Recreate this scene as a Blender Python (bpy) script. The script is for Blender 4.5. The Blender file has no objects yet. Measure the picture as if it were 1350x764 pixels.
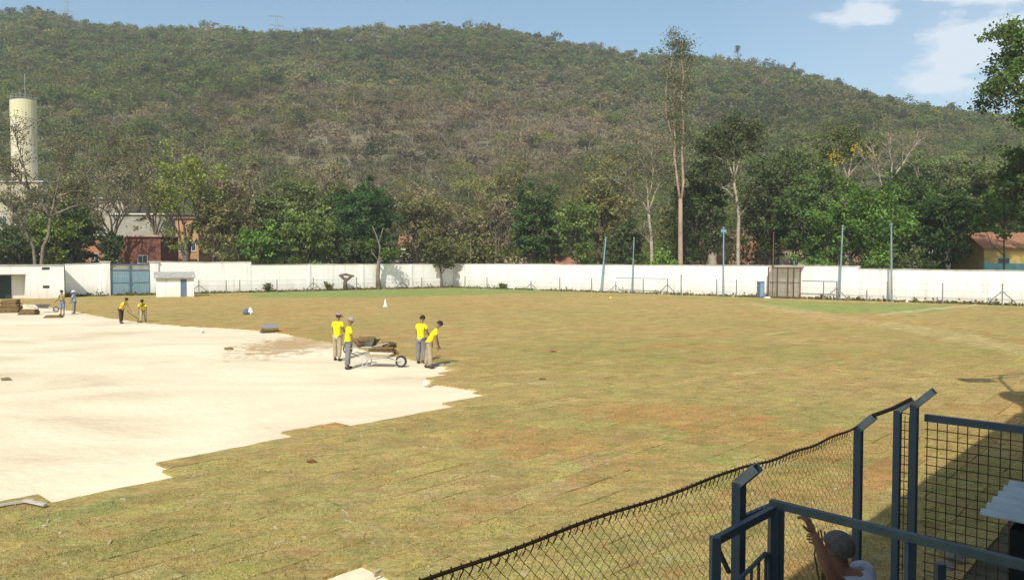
import bpy, bmesh, math, random
import numpy as np
from mathutils import Vector, Matrix, noise as mnoise
S = bpy.context.scene
C = S.collection
PI = math.pi
# ------------------------------------------------------------------ camera
CAMZ = 3.6
F = 1020.0                     # focal length in pixels of the 1350 px wide photograph
PITCH = math.atan(36 / F)
cd = bpy.data.cameras.new('camera'); cam = bpy.data.objects.new('camera', cd); C.objects.link(cam)
cd.sensor_width = 36; cd.lens = F / 1350 * 36; cd.clip_start = 0.1; cd.clip_end = 6000
cam.location = (0, 0, CAMZ); cam.rotation_euler = (PI / 2 - PITCH, 0, 0)
S.camera = cam
# ------------------------------------------------------------------ sun and sky
SH = Vector((0.25, 1.08, 0))   # shadow offset per metre of height
sun_el = math.atan(1 / SH.length)
W = bpy.data.worlds.new('World'); S.world = W; W.use_nodes = True
nt = W.node_tree; nt.nodes.clear()
def N(t, typ, **kw):
    n = t.nodes.new(typ)
    for k, v in kw.items():
        if isinstance(k, str) and hasattr(n, k): setattr(n, k, v)
    return n
sky = N(nt, 'ShaderNodeTexSky', sky_type='NISHITA', sun_disc=False, sun_elevation=sun_el,
        sun_rotation=math.atan2(-SH.x, -SH.y), altitude=700, air_density=1.0, dust_density=2.0, ozone_density=.8)
tc = N(nt, 'ShaderNodeTexCoord'); sep = N(nt, 'ShaderNodeSeparateXYZ'); nt.links.new(tc.outputs['Generated'], sep.inputs[0])
def M_(op, a, b=None, c=None, clamp=False):
    n = nt.nodes.new('ShaderNodeMath'); n.operation = op; n.use_clamp = clamp
    for i, v in enumerate((a, b, c)):
        if v is None: continue
        if isinstance(v, (int, float)): n.inputs[i].default_value = v
        else: nt.links.new(v, n.inputs[i])
    return n.outputs[0]
ym = M_('MAXIMUM', sep.outputs[1], 0.02)
ax = M_('DIVIDE', sep.outputs[0], ym); az = M_('DIVIDE', sep.outputs[2], ym)
nz = N(nt, 'ShaderNodeTexNoise'); nz.inputs['Scale'].default_value = 13; nz.inputs['Detail'].default_value = 7; nz.inputs['Roughness'].default_value = .58
mp = N(nt, 'ShaderNodeMapping'); mp.inputs['Scale'].default_value = (1, 1, 2.4)
nt.links.new(tc.outputs['Generated'], mp.inputs[0]); nt.links.new(mp.outputs[0], nz.inputs['Vector'])
def blob(cx, cz, rx, rz):
    dx = M_('DIVIDE', M_('SUBTRACT', ax, cx), rx); dz = M_('DIVIDE', M_('SUBTRACT', az, cz), rz)
    return M_('SUBTRACT', 1.0, M_('SQRT', M_('ADD', M_('MULTIPLY', dx, dx), M_('MULTIPLY', dz, dz))), clamp=False)
bl = None
for b in ((.455, .315, .055, .022), (.59, .27, .115, .055), (.68, .27, .17, .07), (.62, .338, .2, .014), (.55, .23, .08, .02), (1.2, .4, .4, .12), (-1.4, .5, .4, .1)):
    o = blob(*b); bl = o if bl is None else M_('MAXIMUM', bl, o)
msk = M_('ADD', bl, M_('MULTIPLY', M_('SUBTRACT', nz.outputs['Fac'], .5), 3.6))
msk = M_('MULTIPLY', msk, 1.5, clamp=True)
msk = M_('MULTIPLY', msk, M_('ADD', M_('MULTIPLY', bl, 2.0), 1.2, clamp=True))
msk = M_('MULTIPLY', msk, .62)
# thin veil of high haze towards the right
veil = M_('MULTIPLY', M_('SUBTRACT', ax, .25, clamp=True), .45, clamp=True)
msk = M_('MAXIMUM', msk, veil)
tn = N(nt, 'ShaderNodeMix', data_type='RGBA', blend_type='MULTIPLY'); tn.inputs[0].default_value = 1; tn.inputs[7].default_value = (.97,1.09,1.02,1); nt.links.new(sky.outputs[0], tn.inputs[6])
mixc = N(nt, 'ShaderNodeMix', data_type='RGBA'); nt.links.new(msk, mixc.inputs[0]); nt.links.new(tn.outputs[2], mixc.inputs[6])
mixc.inputs[7].default_value = (7.2, 7.3, 7.6, 1)
bg = N(nt, 'ShaderNodeBackground'); bg.inputs['Strength'].default_value = 0.115
nt.links.new(mixc.outputs[2], bg.inputs['Color'])
wo = N(nt, 'ShaderNodeOutputWorld'); nt.links.new(bg.outputs[0], wo.inputs[0])
sl = bpy.data.lights.new('sun', 'SUN'); sl.energy = 4.1; sl.angle = math.radians(.55); sl.color = (1, .945, .85)
so = bpy.data.objects.new('sun', sl); C.objects.link(so)
so.rotation_euler = Vector((SH.x, SH.y, -1)).to_track_quat('-Z', 'Y').to_euler(); so.location = (0, 0, 60)
S.view_settings.view_transform = 'Standard'; S.view_settings.look = 'None'; S.view_settings.exposure = 0.38; S.view_settings.gamma = 1
S.view_settings.use_curve_mapping = False
S.render.engine = 'CYCLES'; S.cycles.max_bounces = 6; S.cycles.transparent_max_bounces = 8; S.cycles.volume_bounces = 0
# ------------------------------------------------------------------ where things stand
sp, cp = math.sin(PITCH), math.cos(PITCH)
def ray(px, py):
    a = (px - 675) / F; b = -(py - 382) / F
    return Vector((a, cp + b * sp, -sp + b * cp))
def G(px, py, z=0.0):          # point of the plane at height z under a photo point
    r = ray(px, py); t = (z - CAMZ) / r.z
    return Vector((0, 0, CAMZ)) + r * t
def P(px, py, Y):              # point at depth Y
    r = ray(px, py); return Vector((0, 0, CAMZ)) + r * (Y / r.y)
def XD(px, Y): return P(px, 370, Y).x
U = Vector((.678, .735, 0)); V = Vector((.735, -.678, 0))   # along the stand fence / towards the stand
UANG = math.atan2(U.y, U.x)
def UV(u, v, z=0): return U * u + V * v + Vector((0, 0, z))
# ------------------------------------------------------------------ materials
def mat(name, col, rough=.8, metal=0, var=.0, vs=3.0, bump=0.0, bs=20.0, col2=None, spec=.3, dist=.02, detail=5):
    m = bpy.data.materials.new(name); m.use_nodes = True; t = m.node_tree; b = t.nodes['Principled BSDF']
    b.inputs['Base Color'].default_value = (*col, 1); b.inputs['Roughness'].default_value = rough; b.inputs['Metallic'].default_value = metal
    b.inputs['Specular IOR Level'].default_value = spec
    tc = t.nodes.new('ShaderNodeTexCoord')
    if var or col2:
        n = t.nodes.new('ShaderNodeTexNoise'); n.inputs['Scale'].default_value = vs; n.inputs['Detail'].default_value = detail; n.inputs['Roughness'].default_value = .62
        t.links.new(tc.outputs['Object'], n.inputs['Vector'])
        r = t.nodes.new('ShaderNodeValToRGB'); r.color_ramp.elements[0].position = .34; r.color_ramp.elements[1].position = .68
        c2 = col2 or tuple(c * (1 - var) for c in col)
        r.color_ramp.elements[0].color = (*c2, 1); r.color_ramp.elements[1].color = (*col, 1)
        t.links.new(n.outputs['Fac'], r.inputs[0]); t.links.new(r.outputs[0], b.inputs['Base Color'])
    if bump:
        n2 = t.nodes.new('ShaderNodeTexNoise'); n2.inputs['Scale'].default_value = bs; n2.inputs['Detail'].default_value = 6
        t.links.new(tc.outputs['Object'], n2.inputs['Vector'])
        bp = t.nodes.new('ShaderNodeBump'); bp.inputs['Strength'].default_value = bump; bp.inputs['Distance'].default_value = dist
        t.links.new(n2.outputs['Fac'], bp.inputs['Height']); t.links.new(bp.outputs[0], b.inputs['Normal'])
    return m
def leafmat(name, attr=False, transl=.3):
    m = bpy.data.materials.new(name); m.use_nodes = True; t = m.node_tree; t.nodes.clear()
    out = t.nodes.new('ShaderNodeOutputMaterial'); d = t.nodes.new('ShaderNodeBsdfDiffuse'); tr = t.nodes.new('ShaderNodeBsdfTranslucent')
    mx = t.nodes.new('ShaderNodeMixShader'); mx.inputs[0].default_value = transl
    if attr:
        a = t.nodes.new('ShaderNodeAttribute'); a.attribute_name = 'tint'; src = a.outputs['Color']
    else:
        oi = t.nodes.new('ShaderNodeObjectInfo'); a = t.nodes.new('ShaderNodeAttribute'); a.attribute_name = 'tint'
        mm = t.nodes.new('ShaderNodeMix'); mm.data_type = 'RGBA'; mm.blend_type = 'MULTIPLY'; mm.inputs[0].default_value = 1
        t.links.new(oi.outputs['Color'], mm.inputs[6]); t.links.new(a.outputs['Color'], mm.inputs[7]); src = mm.outputs[2]
    t.links.new(src, d.inputs['Color']); t.links.new(src, tr.inputs['Color'])
    t.links.new(d.outputs[0], mx.inputs[1]); t.links.new(tr.outputs[0], mx.inputs[2]); t.links.new(mx.outputs[0], out.inputs[0])
    return m
# ------------------------------------------------------------------ mesh building
class MB:
    def __init__(s): s.v = []; s.f = []; s.mi = []
    def add(s, vs, fs, mi=0):
        o = len(s.v); s.v += [tuple(p) for p in vs]; s.f += [tuple(o + i for i in f) for f in fs]; s.mi += [mi] * len(fs)
    def box(s, x0, x1, y0, y1, z0, z1, mi=0, M=None):
        vs = [Vector(p) for p in ((x0,y0,z0),(x1,y0,z0),(x1,y1,z0),(x0,y1,z0),(x0,y0,z1),(x1,y0,z1),(x1,y1,z1),(x0,y1,z1))]
        if M: vs = [M @ p for p in vs]
        s.add(vs, [(0,3,2,1),(4,5,6,7),(0,1,5,4),(1,2,6,5),(2,3,7,6),(3,0,4,7)], mi)
    def bar(s, a, b, w, h=None, mi=0):      # square bar from a to b
        a = Vector(a); b = Vector(b); d = b - a; L = d.length; h = h or w
        z = d.normalized(); up = Vector((0,0,1)) if abs(z.z) < .9 else U.copy()
        x = z.cross(up).normalized(); y = x.cross(z).normalized() if abs(z.z) < .9 else z.cross(x).normalized()
        vs = [a + x*sx*w/2 + y*sy*h/2 + z*t for t in (0, L) for sx, sy in ((-1,-1),(1,-1),(1,1),(-1,1))]
        s.add(vs, [(0,3,2,1),(4,5,6,7),(0,1,5,4),(1,2,6,5),(2,3,7,6),(3,0,4,7)], mi)
    def tube(s, pts, rad, n=6, cap=True, mi=0):
        pts = [Vector(p) for p in pts]
        if not hasattr(rad, '__len__'): rad = [rad] * len(pts)
        o = len(s.v); k = len(pts); px = None
        for i, p in enumerate(pts):
            d = (pts[min(i+1,k-1)] - pts[max(i-1,0)])
            d = d.normalized() if d.length > 1e-9 else Vector((0,0,1))
            if px is None:
                ref = Vector((0,0,1)) if abs(d.z) < .9 else Vector((1,0,0)); px = d.cross(ref).normalized()
            else:
                px = (px - d * px.dot(d)); px = px.normalized() if px.length > 1e-6 else d.orthogonal().normalized()
            py = d.cross(px)
            for j in range(n):
                a = 2*PI*j/n; s.v.append(tuple(p + (px*math.cos(a) + py*math.sin(a)) * rad[i]))
        for i in range(k-1):
            for j in range(n):
                a = o+i*n+j; b = o+i*n+(j+1)%n; s.f.append((a, b, b+n, a+n)); s.mi.append(mi)
        if cap:
            s.f.append(tuple(o+j for j in reversed(range(n)))); s.f.append(tuple(o+(k-1)*n+j for j in range(n))); s.mi += [mi, mi]
    def lathe(s, prof, n=16, M=None, mi=0):
        o = len(s.v)
        for r, z in prof:
            for j in range(n):
                a = 2*PI*j/n; p = Vector((r*math.cos(a), r*math.sin(a), z)); s.v.append(tuple(M @ p if M else p))
        for i in range(len(prof)-1):
            for j in range(n):
                a = o+i*n+j; b = o+i*n+(j+1)%n; s.f.append((a, b, b+n, a+n)); s.mi.append(mi)
        s.f.append(tuple(o+j for j in reversed(range(n)))); s.f.append(tuple(o+(len(prof)-1)*n+j for j in range(n))); s.mi += [mi, mi]
    def prism(s, poly, z0, z1, M=None, mi=0):   # poly in xy, extruded
        n = len(poly); vs = [Vector((x,y,z0)) for x,y in poly] + [Vector((x,y,z1)) for x,y in poly]
        if M: vs = [M @ p for p in vs]
        s.add(vs, [tuple(reversed(range(n))), tuple(range(n,2*n))] + [(i,(i+1)%n,n+(i+1)%n,n+i) for i in range(n)], mi)
    def build(s, name, m, parent=None, loc=None, smooth=False):
        me = bpy.data.meshes.new(name); me.from_pydata(s.v, [], s.f)
        for x in (m if isinstance(m, (list, tuple)) else [m]): me.materials.append(x)
        if any(s.mi): me.polygons.foreach_set('material_index', s.mi)
        if smooth: me.polygons.foreach_set('use_smooth', [True]*len(s.f))
        me.update()
        o = bpy.data.objects.new(name, me); C.objects.link(o)
        if parent: o.parent = parent
        if loc is not None: o.location = loc
        return o
def tag(o, label=None, cat=None, group=None, kind=None):
    if label: o['label'] = label
    if cat: o['category'] = cat
    if group: o['group'] = group
    if kind: o['kind'] = kind
    return o
def thing(name, loc, rz=0, label=None, cat=None, group=None):
    o = bpy.data.objects.new(name, None); C.objects.link(o); o.location = loc; o.rotation_euler = (0,0,rz); o.empty_display_size = .2
    return tag(o, label, cat, group)
def kids(o): return [c for c in bpy.data.objects if c.parent == o]
def copy_tree(o, loc, rz=0, label=None, parent=None, scale=None):
    c = o.copy(); C.objects.link(c)
    if parent is None:
        c.location = loc; c.rotation_euler = (0,0,rz)
        if label: c['label'] = label
        if scale: c.scale = scale
    else: c.parent = parent
    for ch in kids(o): copy_tree(ch, None, 0, None, c)
    return c
def lerp_tab(tab, x):
    if x <= tab[0][0]: return tab[0][1]
    for (a, va), (b, vb) in zip(tab, tab[1:]):
        if x <= b: return va + (vb-va)*(x-a)/(b-a)
    return tab[-1][1]
def inpoly(x, y, poly):
    c = False; n = len(poly)
    for i in range(n):
        x1, y1 = poly[i]; x2, y2 = poly[i-1]
        if (y1 > y) != (y2 > y) and x < (x2-x1)*(y-y1)/(y2-y1)+x1: c = not c
    return c
# ================================================================== GROUND
m_earth = mat('dry earth', (.20,.155,.09), .95, col2=(.12,.11,.055), vs=.35, bump=.4, bs=3, dist=.1)
mb = MB(); mb.add([(-3000,-1500,-.12),(3000,-1500,-.12),(3000,4000,-.12),(-3000,4000,-.12)], [(0,1,2,3)])
tag(mb.build('ground', m_earth), kind='structure')
# sand bed of the pitch: a gently uneven sheet
def sand_material():
    m = mat('pale sand', (.80,.72,.56), .95, bump=.6, bs=4.5, dist=.05)
    t = m.node_tree; b = t.nodes['Principled BSDF']; tc = t.nodes.new('ShaderNodeTexCoord')
    mp = t.nodes.new('ShaderNodeMapping'); mp.inputs['Rotation'].default_value = (0,0,-UANG+.25); mp.inputs['Scale'].default_value = (.13,.26,1)
    t.links.new(tc.outputs['Object'], mp.inputs[0])
    n = t.nodes.new('ShaderNodeTexNoise'); n.inputs['Scale'].default_value = 1.0; n.inputs['Detail'].default_value = 9; n.inputs['Roughness'].default_value = .6; n.inputs['Distortion'].default_value = .9
    t.links.new(mp.outputs[0], n.inputs['Vector'])
    r = t.nodes.new('ShaderNodeValToRGB'); e = r.color_ramp.elements
    e[0].position = .33; e[0].color = (.56,.46,.31,1); e[1].position = .66; e[1].color = (.77,.66,.47,1)
    x = r.color_ramp.elements.new(.46); x.color = (.67,.57,.40,1)
    t.links.new(n.outputs['Fac'], r.inputs[0])
    # spilled soil where the rolls were unloaded
    g = G(385, 452); vm = t.nodes.new('ShaderNodeVectorMath'); vm.operation = 'SUBTRACT'; vm.inputs[1].default_value = g
    t.links.new(tc.outputs['Object'], vm.inputs[0])
    m2 = t.nodes.new('ShaderNodeMapping'); m2.inputs['Rotation'].default_value = (0,0,.35); m2.inputs['Scale'].default_value = (.34,.13,1); t.links.new(vm.outputs[0], m2.inputs[0])
    ln = t.nodes.new('ShaderNodeVectorMath'); ln.operation = 'LENGTH'; t.links.new(m2.outputs[0], ln.inputs[0])
    n3 = t.nodes.new('ShaderNodeTexNoise'); n3.inputs['Scale'].default_value = 1.6; n3.inputs['Detail'].default_value = 9; n3.inputs['Roughness'].default_value = .75; t.links.new(tc.outputs['Object'], n3.inputs['Vector'])
    a = t.nodes.new('ShaderNodeMath'); a.operation = 'SUBTRACT'; a.inputs[0].default_value = .85; t.links.new(ln.outputs['Value'], a.inputs[1])
    a1 = t.nodes.new('ShaderNodeMath'); a1.operation = 'MULTIPLY_ADD'; a1.inputs[1].default_value = 3.2; a1.inputs[2].default_value = -1.75; t.links.new(n3.outputs['Fac'], a1.inputs[0])
    a2 = t.nodes.new('ShaderNodeMath'); a2.operation = 'ADD'; t.links.new(a.outputs[0], a2.inputs[0]); t.links.new(a1.outputs[0], a2.inputs[1])
    a3 = t.nodes.new('ShaderNodeMath'); a3.operation = 'MULTIPLY'; a3.use_clamp = True; a3.inputs[1].default_value = 3.0; t.links.new(a2.outputs[0], a3.inputs[0])
    lt = t.nodes.new('ShaderNodeMath'); lt.operation = 'LESS_THAN'; lt.inputs[1].default_value = 1.25; t.links.new(ln.outputs['Value'], lt.inputs[0])
    a4 = t.nodes.new('ShaderNodeMath'); a4.operation = 'MULTIPLY'; t.links.new(a3.outputs[0], a4.inputs[0]); t.links.new(lt.outputs[0], a4.inputs[1])
    mx = t.nodes.new('ShaderNodeMix'); mx.data_type = 'RGBA'; mx.inputs[7].default_value = (.42,.29,.15,1)
    t.links.new(a4.outputs[0], mx.inputs[0]); t.links.new(r.outputs[0], mx.inputs[6]); t.links.new(mx.outputs[2], b.inputs['Base Color'])
    return m
PITCHPOLY = [tuple(UV(60,-2.35)[:2]), (60.7, 47.0), (-8.3, 111.5), (-72, 61), (-95, 36), (-60, -5), tuple(UV(-20,-2.35)[:2])]
mb = MB(); rs = random.Random(4)
gx = np.linspace(-75, 60, 271); gy = np.linspace(2, 112, 221)
vs = []; fs = []
for j, y in enumerate(gy):
    for i, x in enumerate(gx):
        z = -.045 + .012*mnoise.noise(Vector((x*.35, y*.35, 0))) + .006*mnoise.noise(Vector((x*1.7, y*1.7, 3)))
        vs.append((x, y, z))
nx = len(gx)
for j in range(len(gy)-1):
    for i in range(nx-1):
        cx, cy = (gx[i]+gx[i+1])/2, (gy[j]+gy[j+1])/2
        if cx*(-.678)+cy*(.735)*1 > -1e9 and inpoly(cx, cy, [(-74,3),(59,3),(59,55),(-8.3,111),(-74,60)]):
            fs.append((j*nx+i, j*nx+i+1, (j+1)*nx+i+1, (j+1)*nx+i))
mb.add(vs, fs)
tag(mb.build('sand', sand_material(), smooth=True), kind='structure')
# sod: thousands of cut turf pieces laid edge to edge, each with its own tone
SANDPX = [(-420,700),(5,657),(62,657),(95,658),(240,630),(205,610),(385,577),(378,570),(596,536),(590,527),(644,516),(560,504),(585,490),(598,484),(560,476),(500,464),(430,450),(370,438),(330,434),(285,431),(240,429),(185,424),(140,418),(105,411),(45,401),(5,399),(-200,399),(-420,399)]
SANDP = [tuple(G(x, y)[:2]) for x, y in SANDPX]
GREEN1 = [tuple(G(x, y)[:2]) for x, y in [(330,385),(600,379.5),(700,381),(760,384),(640,388),(480,392),(330,392)]]
GREEN2 = [tuple(G(x, y)[:2]) for x, y in [(1000,398),(1110,398),(1255,404),(1240,411),(1110,413),(1030,407)]]
PALE = [G(x, y) for x, y in [(1000,400),(1075,415),(1200,432),(1345,460),(1500,490)]]
CHALK = [G(x, y) for x, y in [(1155,415),(1240,406),(1300,401)]]
def segdist(p, pl):
    d = 1e9
    for a, b in zip(pl, pl[1:]):
        ab = b-a; t = max(0, min(1, (p-a).dot(ab)/ab.dot(ab))); d = min(d, (p-a-ab*t).length)
    return d
rs = random.Random(11)
TU, TV = 1.22, .6
vs, fs, cols = [], [], []
n3 = lambda x, y, s, o=0: mnoise.noise(Vector((x*s+o, y*s-o, o)))
holes = [(474, 752), (5,5)]
H0 = G(474, 755)
HOLE = [tuple(G(x, y)[:2]) for x, y in ((444,751),(480,741),(502,757),(470,800),(440,800))]
for iv in range(-170, 60):
    off = rs.random()*TU
    for iu in range(-70, 110):
        u0 = iu*TU+off; v0 = iv*TV+.27
        c = UV(u0+TU/2, v0+TV/2)
        if c.y < -4 or c.y > 112 or c.x < -70 or c.x > 62: continue
        if c.y < abs(c.x)*.9-12: continue
        if not inpoly(c.x, c.y, PITCHPOLY): continue
        ks = [i for i in range(9) for q in [UV(u0+TU*(i+.5)/9, v0+TV/2)] if not inpoly(q.x, q.y, SANDP) and not inpoly(q.x, q.y, HOLE)]
        if len(ks) < 2: continue
        fr = (ks[-1]-ks[0]+1)/9
        c = UV(u0+TU*(ks[0]+ks[-1]+1)/18, v0+TV/2)
        du, dv = TU/2-.001-abs(rs.gauss(0,.004)), TV/2-.001-abs(rs.gauss(0,.004))
        if rs.random() < .03: du -= rs.random()*.07
        if rs.random() < .03: dv -= rs.random()*.04
        z = rs.gauss(0, .003); rot = rs.gauss(0, .006)
        cr, sr = math.cos(rot), math.sin(rot)
        du = du-(1-fr)*TU/2
        near = c.y < 30
        tone = rs.gauss(0, .7)
        # base colour families: olive, straw, rust, green
        nA = n3(c.x, c.y, .11, 7)+.5*n3(c.x, c.y, .3, 3); nB = n3(c.x, c.y, .09, 31)+.6*n3(c.x, c.y, .35, 17)
        col = Vector((.285,.208,.080))
        col = col.lerp(Vector((.215,.190,.062)), max(0, min(1, .35+.9*nA+.16*tone)))
        r2 = rs.random()
        rust = max(0, min(1, nB*1.5-.28)) + (rs.uniform(.3,.8) if r2 < .025 else 0)
        if c.y > 24: rust += .12
        col = col.lerp(Vector((.30,.165,.060)), min(.85, rust))
        if r2 > .985: col = col.lerp(Vector((.115,.155,.045)), rs.uniform(.2,.55))
        if .94 < r2 < .972: col = col.lerp(Vector((.36,.29,.135)), rs.uniform(.1,.4))
        farf = max(0, min(1, (c.y-35)/40)); col = col.lerp(Vector((.335,.235,.088)), .5*farf)
        if inpoly(c.x, c.y, GREEN1): col = col.lerp(Vector((.15,.21,.06)), .8)
        if inpoly(c.x, c.y, GREEN2): col = col.lerp(Vector((.16,.22,.06)), .7)
        dw = segdist(c, [Vector((-60,72,0)), Vector((-8.3,113,0)), Vector((62,48,0))])
        if dw < 9 and n3(c.x, c.y, .2, 5) > -.1: col = col.lerp(Vector((.19,.19,.06)), .45)
        dp = segdist(c, PALE)
        if dp < 1.3: col = col.lerp(Vector((.40,.32,.16)), .28)
        if segdist(c, CHALK) < .4: col = col.lerp(Vector((.5,.45,.3)), .35)
        col *= 1.38*(1+.08*tone)
        o = len(vs)
        k = 4 if near else 1; kk = 2 if near else 1
        for top in (1, 0):
            for i in range(k+1):
                for j in range(kk+1):
                    a = -du+2*du*i/k; b = -dv+2*dv*j/kk
                    if near and (i in (0,k) or j in (0,kk)): a += rs.gauss(0,.008)*(i in (0,k)); b += rs.gauss(0,.006)*(j in (0,kk))
                    p = c + U*(a*cr-b*sr) + V*(a*sr+b*cr)
                    zz = z + (rs.gauss(0,.004) if near else 0) if top else -.06
                    vs.append((p.x, p.y, zz)); cols.append((*[max(0.01,x*(1+(rs.gauss(0,.05) if near else 0))) for x in col], 1))
        W1 = kk+1; nn = (k+1)*W1
        for i in range(k):
            for j in range(kk): fs.append((o+i*W1+j, o+i*W1+j+1, o+(i+1)*W1+j+1, o+(i+1)*W1+j))
        ring = [i*W1 for i in range(k+1)] + [k*W1+j for j in range(1, kk+1)] + [i*W1+kk for i in range(k-1, -1, -1)] + [j for j in range(kk-1, 0, -1)]
        for a, b in zip(ring, ring[1:]+ring[:1]): fs.append((o+b, o+a, o+a+nn, o+b+nn))
# U x V points down, so flip the faces that ended up facing the ground
mb = MB(); mb.v = vs; mb.f = fs; mb.mi = [0]*len(fs)
def turf_material():
    m = mat('sod turf', (.25,.19,.07), .95, bump=.9, bs=38, dist=.03, spec=.1)
    t = m.node_tree; b = t.nodes['Principled BSDF']; tc = t.nodes.new('ShaderNodeTexCoord')
    a = t.nodes.new('ShaderNodeAttribute'); a.attribute_name = 'tint'
    cur = a.outputs['Color']
    for sc, lo, hi, det, rot, strx in ((1.1,.82,1.20,8,.8,1), (14,.62,1.36,6,0,1), (5.5,.80,1.18,6,UANG,.25)):
        mp = t.nodes.new('ShaderNodeMapping'); mp.inputs['Rotation'].default_value = (0,0,-rot); mp.inputs['Scale'].default_value = (strx,1,1)
        n = t.nodes.new('ShaderNodeTexNoise'); n.inputs['Scale'].default_value = sc; n.inputs['Detail'].default_value = det; n.inputs['Roughness'].default_value = .7
        t.links.new(tc.outputs['Object'], mp.inputs[0]); t.links.new(mp.outputs[0], n.inputs['Vector'])
        mr = t.nodes.new('ShaderNodeMapRange'); mr.inputs['From Min'].default_value = .3; mr.inputs['From Max'].default_value = .7; mr.inputs['To Min'].default_value = lo; mr.inputs['To Max'].default_value = hi
        t.links.new(n.outputs['Fac'], mr.inputs[0])
        mm = t.nodes.new('ShaderNodeMix'); mm.data_type = 'RGBA'; mm.blend_type = 'MULTIPLY'; mm.inputs[0].default_value = 1
        t.links.new(cur, mm.inputs[6]); t.links.new(mr.outputs[0], mm.inputs[7]); cur = mm.outputs[2]
    # straw coloured specks and green tufts
    for sc, th, colr, am in ((24,.66,(.50,.42,.22,1),.55), (2.3,.60,(.14,.165,.045,1),.5), (1.7,.63,(.33,.17,.06,1),.45)):
        n = t.nodes.new('ShaderNodeTexNoise'); n.inputs['Scale'].default_value = sc; n.inputs['Detail'].default_value = 5; n.inputs['Roughness'].default_value = .7
        mp = t.nodes.new('ShaderNodeMapping'); mp.inputs['Location'].default_value = (sc*3, sc, 1); t.links.new(tc.outputs['Object'], mp.inputs[0]); t.links.new(mp.outputs[0], n.inputs['Vector'])
        mr = t.nodes.new('ShaderNodeMapRange'); mr.inputs['From Min'].default_value = th-.08; mr.inputs['From Max'].default_value = th+.06; mr.inputs['To Max'].default_value = am
        t.links.new(n.outputs['Fac'], mr.inputs[0])
        mm = t.nodes.new('ShaderNodeMix'); mm.data_type = 'RGBA'; mm.inputs[7].default_value = colr
        t.links.new(mr.outputs[0], mm.inputs[0]); t.links.new(cur, mm.inputs[6]); cur = mm.outputs[2]
    t.links.new(cur, b.inputs['Base Color'])
    return m
turf = mb.build('turf', turf_material())
ca = turf.data.color_attributes.new('tint', 'FLOAT_COLOR', 'POINT'); ca.data.foreach_set('color', np.array(cols, dtype=np.float32).ravel())
tag(turf, kind='structure')
# torn bits of pale root mat and sand crumbs on the laid sod
mb = MB()
for _ in range(170):
    px = rs.uniform(5, 1250); py = 440+320*rs.random()**.8
    g = G(px, py)
    if inpoly(g.x, g.y, SANDP): continue
    a = rs.choice([UANG, UANG+PI/2]) + rs.gauss(0,.3); L = abs(rs.gauss(.015,.035))+.012; w = rs.uniform(.006,.018)
    mb.box(-L, L, -w, w, -.01, .012, M=Matrix.Translation((g.x, g.y, .008)) @ Matrix.Rotation(a, 4, 'Z'))
m_crumb = mat('sand crumbs', (.52,.44,.28), .95, var=.5, vs=8)
tag(mb.build('sand_crumbs', m_crumb), kind='stuff', label='pale sand crumbs scattered over the laid sod', cat='sand')
# short dry grass standing on the nearer sod
rgg = np.random.default_rng(21); n_ = 150000
gy_ = 6.5+26*rgg.random(n_)**1.35; gx_ = gy_*rgg.uniform(-.72,.72,n_)
vv = gx_*V.x+gy_*V.y
def in_np(x, y, poly):
    c = np.zeros(len(x), bool); n = len(poly)
    for i in range(n):
        x1, y1 = poly[i]; x2, y2 = poly[i-1]
        if y1 == y2: continue
        c ^= ((y1 > y) != (y2 > y)) & (x < (x2-x1)*(y-y1)/(y2-y1)+x1)
    return c
SP2 = [(p[0], p[1]) for p in SANDP]
ok = (vv < -2.4) & ~in_np(gx_, gy_, SP2) & ~in_np(gx_+.25, gy_, SP2) & ~in_np(gx_, gy_+.3, SP2) & ~in_np(gx_-.5, gy_+.3, SP2) & (np.hypot(gx_-H0.x, gy_-H0.y) > .55)
gx_, gy_ = gx_[ok], gy_[ok]; n_ = len(gx_)
clump_ = np.sin(gx_*3.1+np.sin(gy_*2.3)*2)*np.sin(gy_*2.7+1.3*np.sin(gx_*1.9))
hh = .018+.02*rgg.random(n_)*(1+.6*np.clip(clump_,0,1)); an = rgg.uniform(0,2*PI,n_); wd = .0035+.0045*rgg.random(n_)
lx_, ly_ = rgg.normal(0,.014,n_), rgg.normal(0,.014,n_)
v3 = np.stack([np.stack([gx_-np.cos(an)*wd, gy_-np.sin(an)*wd, np.full(n_,-.002)],1), np.stack([gx_+np.cos(an)*wd, gy_+np.sin(an)*wd, np.full(n_,-.002)],1), np.stack([gx_+lx_, gy_+ly_, hh],1)],1).reshape(-1,3)
me = bpy.data.meshes.new('grass'); me.vertices.add(3*n_); me.vertices.foreach_set('co', v3.astype(np.float32).ravel()); me.loops.add(3*n_); me.loops.foreach_set('vertex_index', np.arange(3*n_, dtype=np.int32))
me.polygons.add(n_); me.polygons.foreach_set('loop_start', np.arange(0,3*n_,3, dtype=np.int32)); me.update(calc_edges=True)
gc = np.ones((n_,4), np.float32); pick = rgg.random(n_)[:,None]
gc[:,:3] = np.where(pick < .5, np.array([.40,.31,.12]), np.where(pick < .85, np.array([.26,.25,.075]), np.array([.52,.43,.23])))*rgg.uniform(.75,1.2,(n_,1))
ca = me.color_attributes.new('tint', 'FLOAT_COLOR', 'POINT'); ca.data.foreach_set('color', np.repeat(gc,3,0).ravel())
me.materials.append(leafmat('dry grass blades', True, .35))
o = bpy.data.objects.new('grass', me); C.objects.link(o); tag(o, 'short dry grass blades standing on the nearer sod', 'grass', kind='stuff')
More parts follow.
